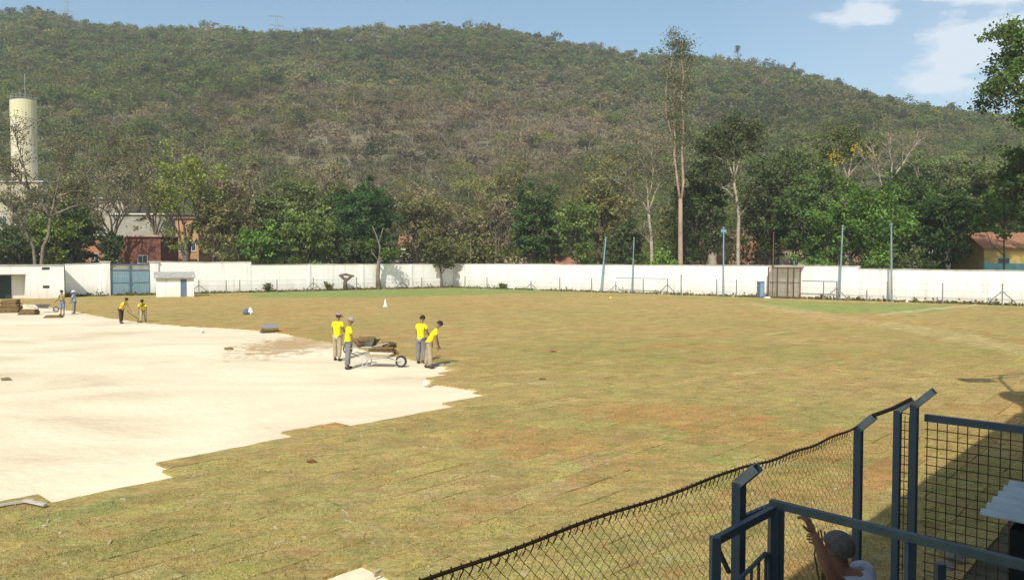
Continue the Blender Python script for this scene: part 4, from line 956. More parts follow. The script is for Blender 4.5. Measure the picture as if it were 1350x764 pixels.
# dried stump with cut limbs at x=428..437
b = on_left(437, 1.3); Y = b.y; q = lambda px, py, dy=0: tuple(P(px, py, Y+dy)-b)
b = on_left(455, 1.3); Y = b.y
r = thing('tree_stump', b, 0, 'low grey dried stump with a flat ragged top against the white wall', 'stump')
mb = MB(); mb.tube([(0,0,-.1), q(455,372), q(457,366)], [.32,.24,.2], 8); mb.tube([q(456,370), q(450,364), q(448,362)], [.16,.2,.12], 6); mb.tube([q(456,370), q(463,364), q(466,363)], [.16,.2,.12], 6)
mb.tube([q(447,363), q(456,361.5), q(467,364)], [.12,.2,.1], 6)
mb.build('trunk', m_bark, r, smooth=True)
# dry weeds along the foot of the walls
rr = random.Random(3); cs = []
for seg, (pa, pb, fn) in enumerate(((150,598,on_left),(602,1500,on_right),(86,140,on_left))):
    for i in range(900 if seg < 2 else 120):
        px = rr.uniform(pa, pb); p = fn(px, abs(rr.gauss(0,.5))+.2); h = abs(rr.gauss(0,.12))*(2.2 if mnoise.noise(Vector((px*.05,seg,2))) > .2 else 1)
        for _ in range(5): cs.append((p.x+rr.gauss(0,.15), p.y+rr.gauss(0,.15), abs(rr.gauss(0,h*.6))+.02))
cs = np.array(cs); rgw = np.random.default_rng(1)
tw = np.array([.20,.16,.075])[None,:]*rgw.uniform(.6,1.4,(len(cs),1)); gi = rgw.uniform(size=len(cs)) < .35; tw[gi] = np.array([.09,.13,.04])
w_ = quads_to_object('weeds', cs, rgw.uniform(.07,.16,len(cs)), np.array([0,-.6,.3]), tw, m_leaf_attr, seed=8)
tag(w_, 'dry grass and weeds along the foot of the white walls', 'weeds', kind='stuff')
# plants at the wall foot
def bush(px, side, h, w, label, col, n=260):
    p = (on_left if side == 'l' else on_right)(px, .55); r_ = random.Random(px)
    r = thing('shrub', p, 0, label, 'shrub'); mb = MB(); tips = []
    for i in range(7):
        a = r_.uniform(0,2*PI); e = Vector((math.cos(a)*w*r_.random(), math.sin(a)*.3, h*r_.uniform(.5,1))); mb.tube([(0,0,-.05), e*.5+Vector((0,0,.05)), e], [.03,.02,.01], 3); tips += [(tuple(e),1),(tuple(e*.6),1)]
    mb.build('stem', m_bark, r)
    c, s, t = foliage(px, tips, n, .12, .2); o = quads_to_object('crown', c, s, np.array([0,-.2,.4]), t, m_leaf, r, seed=px); o.color = (*col, 1)
bush(353, 'l', 1.0, .5, 'small dry bush at the wall foot left of the first stain', (.13,.13,.05))
bush(433, 'l', 1.1, .5, 'small olive bush just left of the dried stump', (.14,.14,.05))
bush(664, 'r', .7, .6, 'tiny green bush at the foot of the wall right of its corner', (.08,.13,.03))
# near tree leaning in from the right, trunk beyond the picture
b = Vector((50.5, 70.0, -.05)); NS = 2.3
r = thing('tree', b, 0, 'near green tree whose leafy boughs reach in from the right edge against the sky', 'tree')
mb = MB(); rr = random.Random(12); tips = []
q = lambda px, py, Y: P(px, py, Y)-b
trunk = [Vector((0,0,-.2)), Vector((-.1,0,7)), Vector((-.3,0,14)), Vector((-.5,0,21)), Vector((-.4,0,27))]
mb.tube(trunk, [.6,.5,.42,.3,.1], 9)
for (px, py, Y, s) in ((1318,55,69,1),(1335,40,70,1),(1306,95,69,1),(1322,118,69,1.1),(1340,80,70,1.2),(1300,118,68,.6),(1345,130,69,1),(1328,75,71,1),(1360,60,70,1.6),(1375,105,70,1.8),(1400,40,71,2),(1410,150,71,2),(1341,150,70,.5),(1440,90,70,2),(1420,10,70,2),(1390,75,68,2)):
    e = q(px+12, py, Y); zst = max(8, min(25, e.z-4)); st = trunk[0].lerp(trunk[-1], zst/27)
    m_ = st.lerp(e,.5)+Vector((0,rr.gauss(0,.6),.4)); mb.tube([st, m_, e], [.2,.11,.04], 5, False)
    for _ in range(int(8*s)+3):
        t2 = e+Vector((rr.gauss(0,.85*s**.5), rr.gauss(0,1), rr.gauss(0,.75*s**.5))); mb.tube([m_.lerp(e,.8), t2], [.05,.02], 3, False); tips.append((tuple(t2),3))
for _ in range(50): tips.append((tuple(Vector((4+rr.gauss(0,3.5), rr.gauss(0,3), 20+rr.gauss(0,4)))),3))
mb.build('trunk', m_bark, r, smooth=True)
c, s, t = foliage(12, tips, 22000, .15, .5); o = quads_to_object('crown', c, s, np.array([0,-.2,.5]), t, m_leaf, r, seed=12); o.color = (.10,.16,.045,1)
# a darker lower tree at the right edge
tree(1372, 74, 178, 100, 'dark tree cut off by the right edge, beside the yellow house', (.05,.08,.024), 'dense', 90, trunk=8.5, r0=.22)
# single trees standing out on the ridge skyline
skyline = [(22,10,4,'flat'),(45,9,5,'flat'),(68,16,3,'flat'),(600,36,3,'bare'),(632,31,4,'bare'),(650,36,3,'bare'),(708,45,4,'flat'),(727,47,3,'dark'),(792,56,3,'bare'),(970,58,6,'cone'),(935,80,5,'flat'),(1022,84,6,'cone'),(1043,80,4,'col'),(1070,100,5,'flat'),(1103,106,5,'flat'),(1163,126,5,'flat'),(1190,126,6,'flat'),(1255,140,6,'flat')]
words = {'flat':'flat-topped tree','bare':'spindly tree','dark':'small dark tree','cone':'cone-shaped tree','col':'narrow column-shaped tree'}
where = ['leftmost on the skyline','second from the left on the skyline','third from the left, on the falling skyline','left of the summit clearing','on the summit, where the ridge is highest','just right of the highest one','left of the two close together past the summit','right of the two close together past the summit','alone where the ridge begins to fall','tall, just right of the eucalyptus top','between the eucalyptus top and the tall cone','lower cone, further right','next to the lower cone','on the falling ridge after the column-shaped one','midway down the right ridge','left one of the pair low on the right ridge','right one of the pair low on the right ridge','lowest, furthest right before the cloud']
for i, ((px, pt, wd, kd), wh) in enumerate(zip(skyline, where)):
    Y = RD-6; x = XD(px, Y); z0 = hill(x, Y); ztop = P(px, pt, Y).z; H = max(7, ztop-z0)
    r = thing('ridge_tree', (x, Y, z0), 0, f'{words[kd]} {wh}', 'tree', 'single trees on the ridge skyline')
    mb = MB(); rr = random.Random(i); mb.tube([(0,0,-.5),(rr.gauss(0,.3),0,H*.55),(0,0,H*.9)], [.3,.22,.08], 5); tips = []
    for j in range(14):
        a = rr.uniform(0,2*PI); f = rr.random()
        if kd == 'cone': z = H*(.3+.68*f); R_ = wd*(1-f)*.75+.3
        elif kd == 'col': z = H*(.35+.62*f); R_ = wd*.45
        else: z = H*(.72+.25*f); R_ = wd*.95*(1-.3*f)
        e = Vector((math.cos(a)*R_*rr.random()**.5, math.sin(a)*R_*.6, z)); mb.tube([(0,0,z*.82), e], [.1,.03], 3, False); tips.append((tuple(e),2))
    mb.build('trunk', m_stem, r)
    c, s, t = foliage(i, tips, 60 if kd == 'bare' else 330, .42, .8); o = quads_to_object('crown', c, s, np.array([0,-.2,.5]), t, m_leaf, r, seed=i); o.color = (.075,.095,.045,1)
# ================================================================== FOREGROUND: FENCE, GATE, RAILS
m_fblue = mat('chalky dark blue fence paint', (.045,.10,.17), .5, col2=(.10,.115,.125), vs=7, bump=.15, bs=30, dist=.003, spec=.4)
m_fgrey = mat('worn grey blue rail', (.13,.17,.175), .6, col2=(.09,.115,.12), vs=9, bump=.3, bs=40, dist=.003)
m_lit_arm = mat('lit post top', (.40,.44,.46), .5, col2=(.22,.27,.31), vs=8, metal=.2)  # paler than the shaft: light on the post tops put into the colour
m_link = mat('rusty chain link wire', (.17,.125,.085), .8, var=.4, vs=6)
FV = -2.1; ZB = 2.3
def channel_post(u, label, w=.10, v=FV, zb=ZB, arm=.13, open_=False):
    p = UV(u, v); r = thing('gate_post', p, UANG, label, 'post')   # local x = U, local -y = V
    mb = MB(); t = .008; d = .055
    mb.box(-w/2,w/2,-d/2,-d/2+t,-.2,zb); mb.box(-w/2,-w/2+t,-d/2+t,d/2,-.2,zb); mb.box(w/2-t,w/2,-d/2+t,d/2,-.2,zb); mb.box(-w/2+t,w/2-t,d/2-t,d/2,-.2,zb-.06)
    mb.build('shaft', m_fblue, r)
    mb = MB(); A = Matrix.Translation((0,0,zb-.01)) @ Matrix.Rotation(math.radians(45), 4, 'X')   # leans towards the stand (-y)
    L = arm*1.25
    f = 1 if open_ else -1
    y0, y1 = sorted((f*d/2, f*(d/2-t))); mb.box(-w/2,w/2,y0,y1,0,L,M=A)
    y0, y1 = sorted((f*(d/2-t), -f*d/2))
    mb.box(-w/2,-w/2+t,y0,y1,0,L,M=A); mb.box(w/2-t,w/2,y0,y1,0,L,M=A)
    mb.build('arm', m_lit_arm, r)
    return r
channel_post(4.27, 'thick dark blue steel post with an open bent top behind the barred gate', .078, open_=True)
channel_post(6.31, 'blue steel post with bent top beside the man', .064)
channel_post(7.30, 'blue steel post on the left of the close pair', .064)
channel_post(7.32, 'dark steel post on the right of the close pair, its open top bent highest', .078, v=-1.97, zb=2.36, arm=.17, open_=True)
channel_post(-.6, 'dark blue steel post below the picture edge', .078, zb=2.5)
# chain link: zigzag wires woven into diamonds, hung from a sagging top wire
def topz(u):
    if u < 4.27: return 2.365 + .085*min(1,(4.27-u)/2.3) + .006*math.sin(5*u)
    s = (u-4.27)/2.04; return 2.365-.055*s - .02*math.sin(PI*s) + .006*math.sin(9*u)
def bulge(u, z): return (.03*math.sin(u*2.1+z*1.3)+.018*math.sin(u*4.3+1+z*2))*(2.35-z)/1.2+(.08*(2.3-z)*math.exp(-((u-5.95)/.18)**2)*math.sin(z*7) if u > 4.3 else 0)
mb = MB(); c = .035; rw = .0018; kk_ = 0
def wire_tube(pts):
    o = len(mb.v)
    k = len(pts)
    for p in pts:
        for du, dz in ((0,rw),(rw,-rw*.6),(-rw,-rw*.6)):
            q = p + U*du + Vector((0,0,dz)); mb.v.append(tuple(q))
    for i in range(k-1):
        for j in range(3): mb.f.append((o+i*3+j, o+i*3+(j+1)%3, o+(i+1)*3+(j+1)%3, o+(i+1)*3+j)); mb.mi.append(0)
u = -.5
while u < 6.27:
    zt = topz(u); n = int(zt/(c/1.0)); pts = []
    for i in range(n+1):
        z = zt-i*c; uu = u+(c/2 if (i+kk_) % 2 else -c/2)*1.04; uu = min(uu, 6.27)
        pts.append(UV(uu, FV+bulge(uu, z)+(.004 if i % 2 else -.004), max(.02, z+.01*math.sin(uu*6)*(i/n))))
    wire_tube(pts); u += c; kk_ += 1
net = thing('chain_link_fence', UV(2.5, FV), 0, 'rusty sagging chain link fence hung between the blue posts', 'fence')
o = mb.build('mesh', m_link, net); o.location = -UV(2.5, FV)
mb = MB(); pts = [UV(-.6+6.88*i/60, FV+bulge(-.6+6.88*i/60, 2.2)*.8, topz(-.6+6.88*i/60)+.006) for i in range(61)]
mb.tube(pts, .008, 6)
for i in range(0, 130):
    uu = -.5+6.6*i/130; p = UV(uu, FV+bulge(uu,2.2)*.8, topz(uu)); mb.tube([p+Vector((0,0,.02)), p+U*.012+Vector((0,0,-.012)), p-U*.008+Vector((0,0,-.035))], .0035, 3, False)
o = mb.build('top_wire', m_rust, net); o.location = -UV(2.5, FV)
mb = MB()
for k in range(5):
    mb.tube([UV(5.75+.05*k+.1*math.sin(i*.9+k), FV-.1-.05*math.sin(i*1.3+k), 1.55-i*.16) for i in range(9)], .006, 4)
o = mb.build('torn_edge', m_rust, net); o.location = -UV(2.5, FV)
# bar linking the two post tops of the opening
mb = MB(); mb.tube([UV(6.31,FV+.105,2.41), UV(6.8,FV+.10,2.395), UV(7.30,FV+.105,2.41)], .016, 6)
tag(mb.build('top_rail', m_rust), 'thin rusty rod joining two bent post tops over the open gateway', 'rod')
# welded mesh panel running from the post pair towards the stand
r = thing('mesh_fence', UV(7.38, -1.9), UANG-PI/2, 'dark framed square-mesh panel right of the post pair', 'fence')  # local x = V
Lp = 1.02; mb = MB()
mb.bar((0,0,2.25),(Lp,0,2.25),.05,.06); mb.bar((Lp,0,0),(Lp,0,2.28),.07); mb.bar((.0,0,.12),(Lp,0,.12),.04); mb.build('frame', m_fblue, r)
mb = MB(); g = .078
for i in range(int(Lp/g)+1): mb.tube([(i*g+.02,.004*math.sin(i),.1),(i*g+.02+.006*math.sin(i*3),0,2.25)], .0042, 4, False)
for i in range(int(2.15/g)+1): mb.tube([(0,.009,.12+i*g),(Lp*.5,.009+.006*math.sin(i),.12+i*g),(Lp,.009,.12+i*g)], .0042, 4, False)
mb.build('mesh', m_rust, r)
# narrow mesh strip between the pair
mb = MB()
for i in range(4): mb.tube([UV(7.32,FV+.02+i*.035,.1), UV(7.32,FV+.02+i*.035,2.25)], .004, 4, False)
for i in range(30): mb.tube([UV(7.325,FV+.01,.1+i*.075), UV(7.325,FV+.13,.1+i*.075)], .004, 4, False)
tag(mb.build('wire_netting', m_rust), 'narrow strip of rusty mesh between the close pair of posts', 'mesh')
# barred entrance gate (in front of the first post)
gz = 2.1
A = G(943,712,gz); B = G(1020,671,gz)
r = thing('barred_gate', (A.x,A.y,0), math.atan2((B-A).y,(B-A).x), 'dark blue gate of upright bars with a curved inner rail', 'gate')
L = (B-A).length; mb = MB()
mb.bar((0,0,gz),(L,0,gz),.035,.045); mb.bar((0,0,.1),(0,0,gz+.022),.05); mb.bar((L*.995,0,.1),(L*.995,0,gz+.0),.05)
mb.bar((.03,0,gz-.05),(L*.22,0,gz-.22),.02); mb.build('frame', m_fblue, r)
mb = MB(); zt = gz-.33
mb.tube([(L*.2,0,.2),(L*.2,0,zt-.05),(L*.23,0,zt-.01),(L*.3,0,zt+.02),(L*.85,0,zt+.09),(L*.92,0,zt+.07),(L*.94,0,zt),(L*.94,0,.2)], .014, 6)
mb.build('inner_frame', m_fblue, r)
for i in range(5):
    mb = MB(); x = L*(.34+.13*i); mb.tube([(x,0,.2),(x,0,zt+.02+.07*(i/5))], .010, 6); mb.build('bar', m_fblue, r)
# thick post and long rail of the entrance passage
C0 = G(1020,659,2.14); C1 = G(1400,751,2.14)
r = thing('passage_rail', (C0.x,C0.y,0), math.atan2((C1-C0).y,(C1-C0).x), 'worn grey-blue rail on blue uprights running across in front of the man', 'railing')
L2 = (C1-C0).length; mb = MB(); mb.bar((-.02,0,2.12),(L2,0,2.12),.045,.045); mb.build('top_rail', m_fgrey, r)
for i, x in enumerate((.03, (G(1210,703,2.1)-C0).length, L2-.1)):
    mb = MB(); mb.bar((x,0,-.02),(x,0,2.094),.06 if i == 0 else .045); mb.build('upright', m_fblue, r)
mb = MB(); xx = (G(1232,708,2.1)-C0).length; mb.bar((xx,.2,-.02),(xx,.2,1.95),.045); mb.build('upright', m_fblue, r)
D0 = G(978,651,2.2); E0 = G(1018,637,2.2)
# second bar seen behind, tying the gate post to the thick post
mb = MB(); mb.bar(P(978,682,4.85), P(1019,665,5.1), .03, .03)
tag(mb.build('tie_bar', m_fblue), 'short dark blue bar tying the thick fence post to the passage upright', 'bar')
# corrugated roof piece at the right edge with its dark support
r = thing('canopy', UV(5.62,-1.12), 0, 'pale blue-grey corrugated roof sheet jutting in at the right edge', 'canopy')
mb = MB(); n = 60; W_ = 1.05
pts0 = []; 
for i in range(n+1):
    s = W_*i/n; z = 2.0+.024*math.sin(2*PI*s/.177); pts0.append((s, z))
vs = []
for s, z in pts0: vs += [tuple(U*s+V*0+Vector((0,0,z))), tuple(U*s+V*1.6+Vector((0,0,z-.03))), tuple(U*s+V*0+Vector((0,0,z-.006))), tuple(U*s+V*1.6+Vector((0,0,z-.036)))]
fs = []
for i in range(n): a = 4*i; fs += [(a,a+1,a+5,a+4),(a+2,a+6,a+7,a+3),(a,a+4,a+6,a+2),(a+1,a+3,a+7,a+5)]
mb.add(vs, fs); mb.build('corrugated_sheet', mat('pale sheet', (.62,.68,.70), .5, var=.2, vs=5), r)
mb = MB(); mb.bar((U*.03+V*.32+Vector((0,0,1.93))),(U*1.0+V*.32+Vector((0,0,2.02))),.05,.07); mb.build('purlin', m_dark, r)
mb = MB(); q0 = U*.12+V*.24; mb.bar(q0+Vector((0,0,-.02)), q0+Vector((0,0,1.93)), .16, .16); mb.build('support', m_dark, r)
# rubble on the shaded soil
rr = random.Random(9); m_rub = mat('pale rubble', (.30,.27,.22), .95, var=.5, vs=6)
for i, (px, py, s, lab) in enumerate(((1262,738,.13,'largest pale lump of rubble on the shaded soil behind the mesh'),(1250,748,.10,'small lump of rubble left of the largest one'),(1277,730,.09,'small lump of rubble right of the largest one'))):
    g = G(px, py); mb = MB(); bm = bmesh.new(); bmesh.ops.create_icosphere(bm, subdivisions=2, radius=s)
    for v_ in bm.verts: v_.co = v_.co*(1+.45*mnoise.noise(v_.co*9+Vector((i,0,0)))); v_.co.z *= .6
    me = bpy.data.meshes.new('rubble'); bm.to_mesh(me); bm.free(); me.materials.append(m_rub); o = bpy.data.objects.new('rubble', me); C.objects.link(o); o.location = (g.x, g.y, .02); tag(o, lab, 'rubble', 'lumps of rubble')
# ================================================================== THE STAND (behind the camera; its roof shades the foreground)
r = thing('grandstand', UV(3, 3), UANG, 'concrete terrace stand with a sheet metal roof', 'grandstand')   # local x = U, local -y = V
mb = MB()
for k in range(6): mb.box(-16, 13.5, -3.6-k*.8-.8 if k < 5 else -10.0, -3.6-k*.8+3.0-.001, -.05, 1.95+.35*k)
mb.v = []; mb.f = []; mb.mi = []
for k in range(6): mb.box(-16, 13.5, (.0-.8*(k+1)) if k < 5 else -9, 0-.8*k, -.05, 1.9+.35*k)
# stand front stays behind the camera: shift to v > 0.7
for i, p in enumerate(mb.v): mb.v[i] = (p[0], p[1]+2.75, p[2])
mb.build('terrace', m_concrete, r)
mb = MB(); RZ = 5.5; re = 3+.575
n = 80
vs = []
for i in range(n+1):
    x = -16+29.5*i/n
    for y, z in ((re, RZ), (-8, RZ+1.0)): vs += [(x,y,z+.03*(i%2)), (x,y,z-.02+.03*(i%2))]
fs = []
for i in range(n): a = 4*i; fs += [(a,a+2,a+6,a+4),(a+1,a+5,a+7,a+3),(a,a+4,a+5,a+1),(a+2,a+3,a+7,a+6)]
mb.add(vs, fs); mb.build('roof', mat('roof sheet', (.4,.4,.38), .6, var=.3), r)
mb = MB(); mb.box(-16,13.5,-9.2,-9,-.05,RZ+.95); mb.build('added_back_wall', m_concrete, r)  # unseen wall, added to block sky light and deepen the foreground shade
for x in (-15,-8,-1.6,13):
    mb = MB(); mb.box(x-.12,x+.12,-5,-4.76,1,RZ+.7); mb.build('column', m_concrete, r)
# ball shaped tank and aerial on the stand roof, beyond the right edge; they throw the round and the branching shadow
h0 = 7.2; gT = G(1394, 534); T = gT + Vector((-SH.x*h0, -SH.y*h0, h0))
r = thing('water_tank', (T.x, T.y, RZ+.2), 0, 'round water tank on the stand roof beyond the right edge', 'tank')
mb = MB(); zc = h0-RZ-.2; R_ = .95; hh_ = .75
mb.lathe([(.05,zc-R_-hh_)]+[(R_*math.sin(a), zc-R_*math.cos(a)+(hh_ if a > PI/2 else -hh_)) for a in [PI*i/12 for i in range(1,12)]]+[(.05,zc+R_+hh_)], 24); mb.build('drum', m_bpole, r, smooth=True)
mb = MB(); mb.box(-.5,.5,-.5,.5,-.3,zc-R_-hh_+.2); mb.build('stand', m_rust, r)
h1 = 7.4; g1 = G(1318, 500); Q = g1 + Vector((-SH.x*h1, -SH.y*h1, h1)); 
gb = G(1345, 560); Qb = gb + Vector((-SH.x*5.6,-SH.y*5.6,5.6)); r = thing('floodlight', (Qb.x, Qb.y, 5.5), 0, 'floodlight bracket on the stand roof beyond the right edge', 'floodlight')
mb = MB(); d = Q-Vector((Qb.x,Qb.y,5.5)); mb.tube([(0,0,0), d*.4+Vector((.5,0,.3)), d*.75+Vector((.2,0,.2)), d], .05, 6); mb.tube([d-Vector((1.1,.2,0)), d+Vector((1.0,.5,.1))], .05, 6)
mb.tube([d+Vector((-.1,.6,.1)), d+Vector((1.6,1.1,.1))], .05, 5); mb.tube([d, d+Vector((.6,.8,.1))], .05, 5)
mb.build('bracket', m_rust, r)
for s in (-1.05,-.55): mb = MB(); mb.box(d.x+s-.22,d.x+s+.22,d.y-.35,d.y+.1,d.z-.16,d.z+.16); mb.build('lamp', m_gpole, r)
# ================================================================== PEOPLE
m_skin = mat('brown skin', (.26,.135,.08), .6, var=.15, vs=8, spec=.4)
m_skin2 = mat('sunburnt skin', (.30,.15,.095), .6, var=.2, vs=14, spec=.4)
m_hair = mat('black hair', (.02,.017,.015), .8); m_hgrey = mat('greying hair', (.20,.18,.17), .9, var=.5, vs=40)
m_yel = mat('bright yellow shirt', (.74,.66,.010), .85, var=.22, vs=6, bump=.6, bs=9, dist=.03)
m_org = mat('golden yellow shirt', (.72,.50,.014), .85, var=.1, vs=6, bump=.6, bs=9, dist=.03)
m_khaki = mat('dusty khaki trousers', (.40,.33,.21), .9, var=.3, vs=6, bump=.6, bs=10, dist=.03)
m_gtrous = mat('grey work trousers', (.22,.21,.22), .9, var=.3, vs=6, bump=.6, bs=10, dist=.03)
m_dtrous = mat('dark trousers', (.055,.04,.04), .9, var=.3, vs=6)
m_lblue = mat('light blue shirt', (.30,.38,.56), .9, var=.15, vs=6); m_stripe = mat('dark patterned shirt', (.40,.33,.10), .9, col2=(.06,.045,.05), vs=5)
m_short = mat('blue grey shorts', (.17,.22,.34), .9, var=.2, vs=5); m_boot = mat('dark boots', (.035,.03,.028), .8); m_white = mat('white cotton', (.75,.75,.74), .9)
m_eye = mat('dark eye', (.01,.01,.01), .3); m_lshirt = mat('pale lilac blue shirt', (.50,.54,.66), .9, var=.12, vs=7, bump=.7, bs=8, dist=.03)
def skin_obj(name, chains, m, parent, sub=2, smooth=True):
    """chains: list of (points, radii, links) ; links join to earlier vertices. One continuous skinned surface per chain set."""
    vs, es, rad, roots = [], [], [], []
    idx = {}
    for ch in chains:
        prev = None
        for k, (key, p, r) in enumerate(ch):
            if key in idx: i = idx[key]
            else:
                i = len(vs); vs.append(tuple(p)); rad.append(r); idx[key] = i
            if k == 0 and key not in ('~',) and prev is None and i == len(vs)-1: roots.append(i)
            if prev is not None and prev != i: es.append((prev, i))
            prev = i
    me = bpy.data.meshes.new(name+'_cage'); me.from_pydata(vs, es, []); o = bpy.data.objects.new('cage', me); C.objects.link(o)
    md = o.modifiers.new('s', 'SKIN'); md.use_smooth_shade = smooth; md.branch_smoothing = .6
    for i, sv in enumerate(me.skin_vertices[0].data):
        q = rad[i]; sv.radius = q if hasattr(q, '__len__') else (q, q); sv.use_root = i in roots
    sb = o.modifiers.new('d', 'SUBSURF'); sb.levels = sub; sb.render_levels = sub
    dg = bpy.context.evaluated_depsgraph_get(); dg.update(); m2 = bpy.data.meshes.new_from_object(o.evaluated_get(dg)); m2.name = name
    bpy.data.objects.remove(o); m2.materials.clear(); m2.materials.append(m)
    if smooth: m2.polygons.foreach_set('use_smooth', [True]*len(m2.polygons))
    q = bpy.data.objects.new(name, m2); C.objects.link(q); q.parent = parent
    return q
def rotx(p, a, o):             # lean forward (+y) about o
    y, z = p[1]-o[1], p[2]-o[2]; return Vector((p[0], o[1]+y*math.cos(a)+z*math.sin(a), o[2]-y*math.sin(a)+z*math.cos(a)))
def dirv(fwd, out, s):         # arm direction: fwd = swing forward from hanging down, out = sideways
    return Vector((s*math.sin(out), math.sin(fwd)*math.cos(out), -math.cos(fwd)*math.cos(out)))
def hand_chains(key, wrist, d, side, s=1.0, curl=.6, palm_n=None):
    """palm, four unequal bent fingers and a thumb from the side of the palm"""
    d = d.normalized(); n = (palm_n or Vector((0,0,1))); n = (n-d*n.dot(d)).normalized(); w = d.cross(n)*side
    out = []; kn = wrist+d*.095*s
    out.append([(key, wrist, .026*s), (key+'p', wrist+d*.05*s, (.040*s,.022*s)), (key+'k', kn, (.038*s,.018*s))])
    for j, (o, L) in enumerate(((-.030,.068),(-.010,.078),(.010,.074),(.029,.056))):
        b = wrist+d*.075*s+w*o*s; e1 = kn+w*o*1.1*s+d*.012*s; a = curl
        d1 = (d*math.cos(a*.5)+n*math.sin(a*.5)); d2 = (d*math.cos(a*1.4)+n*math.sin(a*1.4))
        out.append([(f'{key}f{j}a', b, .009*s), (f'{key}f{j}b', e1, .0095*s), (f'{key}f{j}c', e1+d1*L*.5*s, .0085*s), (f'{key}f{j}d', e1+d1*L*.5*s+d2*L*.5*s, .007*s)])
    tb = wrist+d*.03*s-w*.022*s
    out.append([(key+'ta', tb, .013*s), (key+'tb', tb-w*.03*s+d*.025*s+n*.01*s, .011*s), (key+'tc', tb-w*.036*s+d*.06*s+n*.022*s, .008*s)])
    return out
def person(loc, face, label, lean=0., arms=((.1,.12,.2),(.1,.12,.2)), legs=((.0,0.),(.0,0.)), crouch=0., headp=.2, headturn=0., shirt=None, trousers=None, hair=None, skin=None, hat=None, shorts=False, scale=1.0, group=None, sleeve=.6):
    """face: heading (radians, 0 = +x axis). local +y is forward. arms: (swing, out, elbow bend); legs: (swing, knee bend)"""
    r = thing('person', loc, face-PI/2, label, 'person', group); r.scale = (scale,)*3
    skin = skin or m_skin; hz = .93-crouch; pel = Vector((0,-crouch*.35,hz))
    def T(x, y, z): return rotx((x, y+pel.y, z+hz), lean, pel)
    waist, chest, neckb = T(0,0,.14), T(0,.01,.36), T(0,-.005,.53)
    shd = [T(s*.175,0,.475) for s in (-1,1)]
    nd = Vector((0, math.sin(lean*.75+headp*.5), math.cos(lean*.75+headp*.5)))
    neck = neckb+nd*.05; hd = Vector((math.sin(headturn)*.2, math.sin(lean*.75+headp), math.cos(lean*.75+headp))).normalized()
    h1 = neck+hd*.07; h2 = h1+hd*.085; h3 = h2+hd*.045
    fw = Vector((math.sin(headturn), math.cos(lean*.75+headp)*math.cos(headturn), -math.sin(lean*.75+headp))).normalized(); fw = (fw-hd*fw.dot(hd)).normalized(); sdv = fw.cross(hd)
    body = [[('pel',pel,(.125,.105)),('waist',waist,(.125,.10)),('chest',chest,(.145,.11)),('nb',neckb,.075),('neck',neck,.052),('h1',h1+fw*.012,.078),('h2',h2,.100),('h3',h3,.076)]]
    body.append([('h1',h1,.07),('jaw',h1+fw*.052-hd*.02,.036)])
    body.append([('h2',h2,.09),('nose',h1+fw*.098+hd*.025,.014)])
    for s in (-1,1): body.append([('h2',h2,.09),(f'ear{s}',h1+sdv*s*.083+hd*.035-fw*.005,.017)])
    sh_ch = [[('hem',pel+Vector((0,0,-.13)),(.165,.14)),('pel',pel+Vector((0,0,-.03)),(.165,.145)),('waist',waist,(.170,.145)),('chest',chest,(.19,.15)),('nb',neckb+nd*.012,.098)]]
    tr_ch = []; bo_ch = []; feet = []
    for k, s in enumerate((-1,1)):
        fwd, out, el = arms[k]; S0 = shd[k]; d = dirv(fwd, out, s); elb = S0+d*.285; d2 = dirv(fwd+el, out*.5, s); wr = elb+d2*.25
        body.append([('chest',chest,.12),(f'sh{s}',S0,.058),(f'el{s}',elb,.042),(f'fa{s}',elb+d2*.08,.040),(f'wr{s}',wr,.027)])
        body += [[(a, p, q) for a, p, q in c] for c in hand_chains(f'wr{s}', wr, d2, s, 1.0, .55, Vector((-s,0.2,0)))]
        sh_ch.append([('chest',chest,.128),(f'sh{s}',S0+Vector((0,0,.005)),.085),(f'ua{s}',S0+d*.285*sleeve,.080)])
        lf, kb = legs[k]; hip = pel+Vector((s*.09,0,-.06)); Lt = .42; Ls = .42
        kd = Vector((s*.05, math.sin(lf), -math.cos(lf))).normalized(); kn = hip+kd*Lt
        ad = Vector((s*.02, math.sin(lf-kb), -math.cos(lf-kb))).normalized(); an = kn+ad*Ls
        an.z = max(an.z, .075) if True else an.z
        if an.z > .09: an.z = .08
        body.append([('pel',pel,.12),(f'hip{s}',hip,.085),(f'kn{s}',kn,.056),(f'cf{s}',kn.lerp(an,.3),.055),(f'an{s}',an,.036),(f'to{s}',an+Vector((s*.03,.14,-.045)),.032)])
        tr_ch.append([('pel',pel,(.135,.118)),(f'hip{s}',hip,.115),(f'kn{s}',kn,.09)] + ([] if shorts else [(f'mid{s}',kn.lerp(an,.55),.084),(f'cu{s}',kn.lerp(an,.93),.078)]))
        bo_ch.append([(f'a{s}',an+Vector((0,-.01,.03)),.05),(f'b{s}',an+Vector((0,-.03,-.03)),.05),(f'c{s}',an+Vector((s*.02,.08,-.035)),.046),(f'd{s}',an+Vector((s*.03,.16,-.045)),.036)])
    skin_obj('body', body, skin, r); skin_obj('shirt', sh_ch, shirt, r); skin_obj('shorts' if shorts else 'trousers', tr_ch, trousers, r)
    skin_obj('boots', bo_ch, m_boot, r)
    Mh = Matrix((sdv, fw, hd)).transposed().to_4x4(); Mh.translation = h2+hd*.012-fw*.004
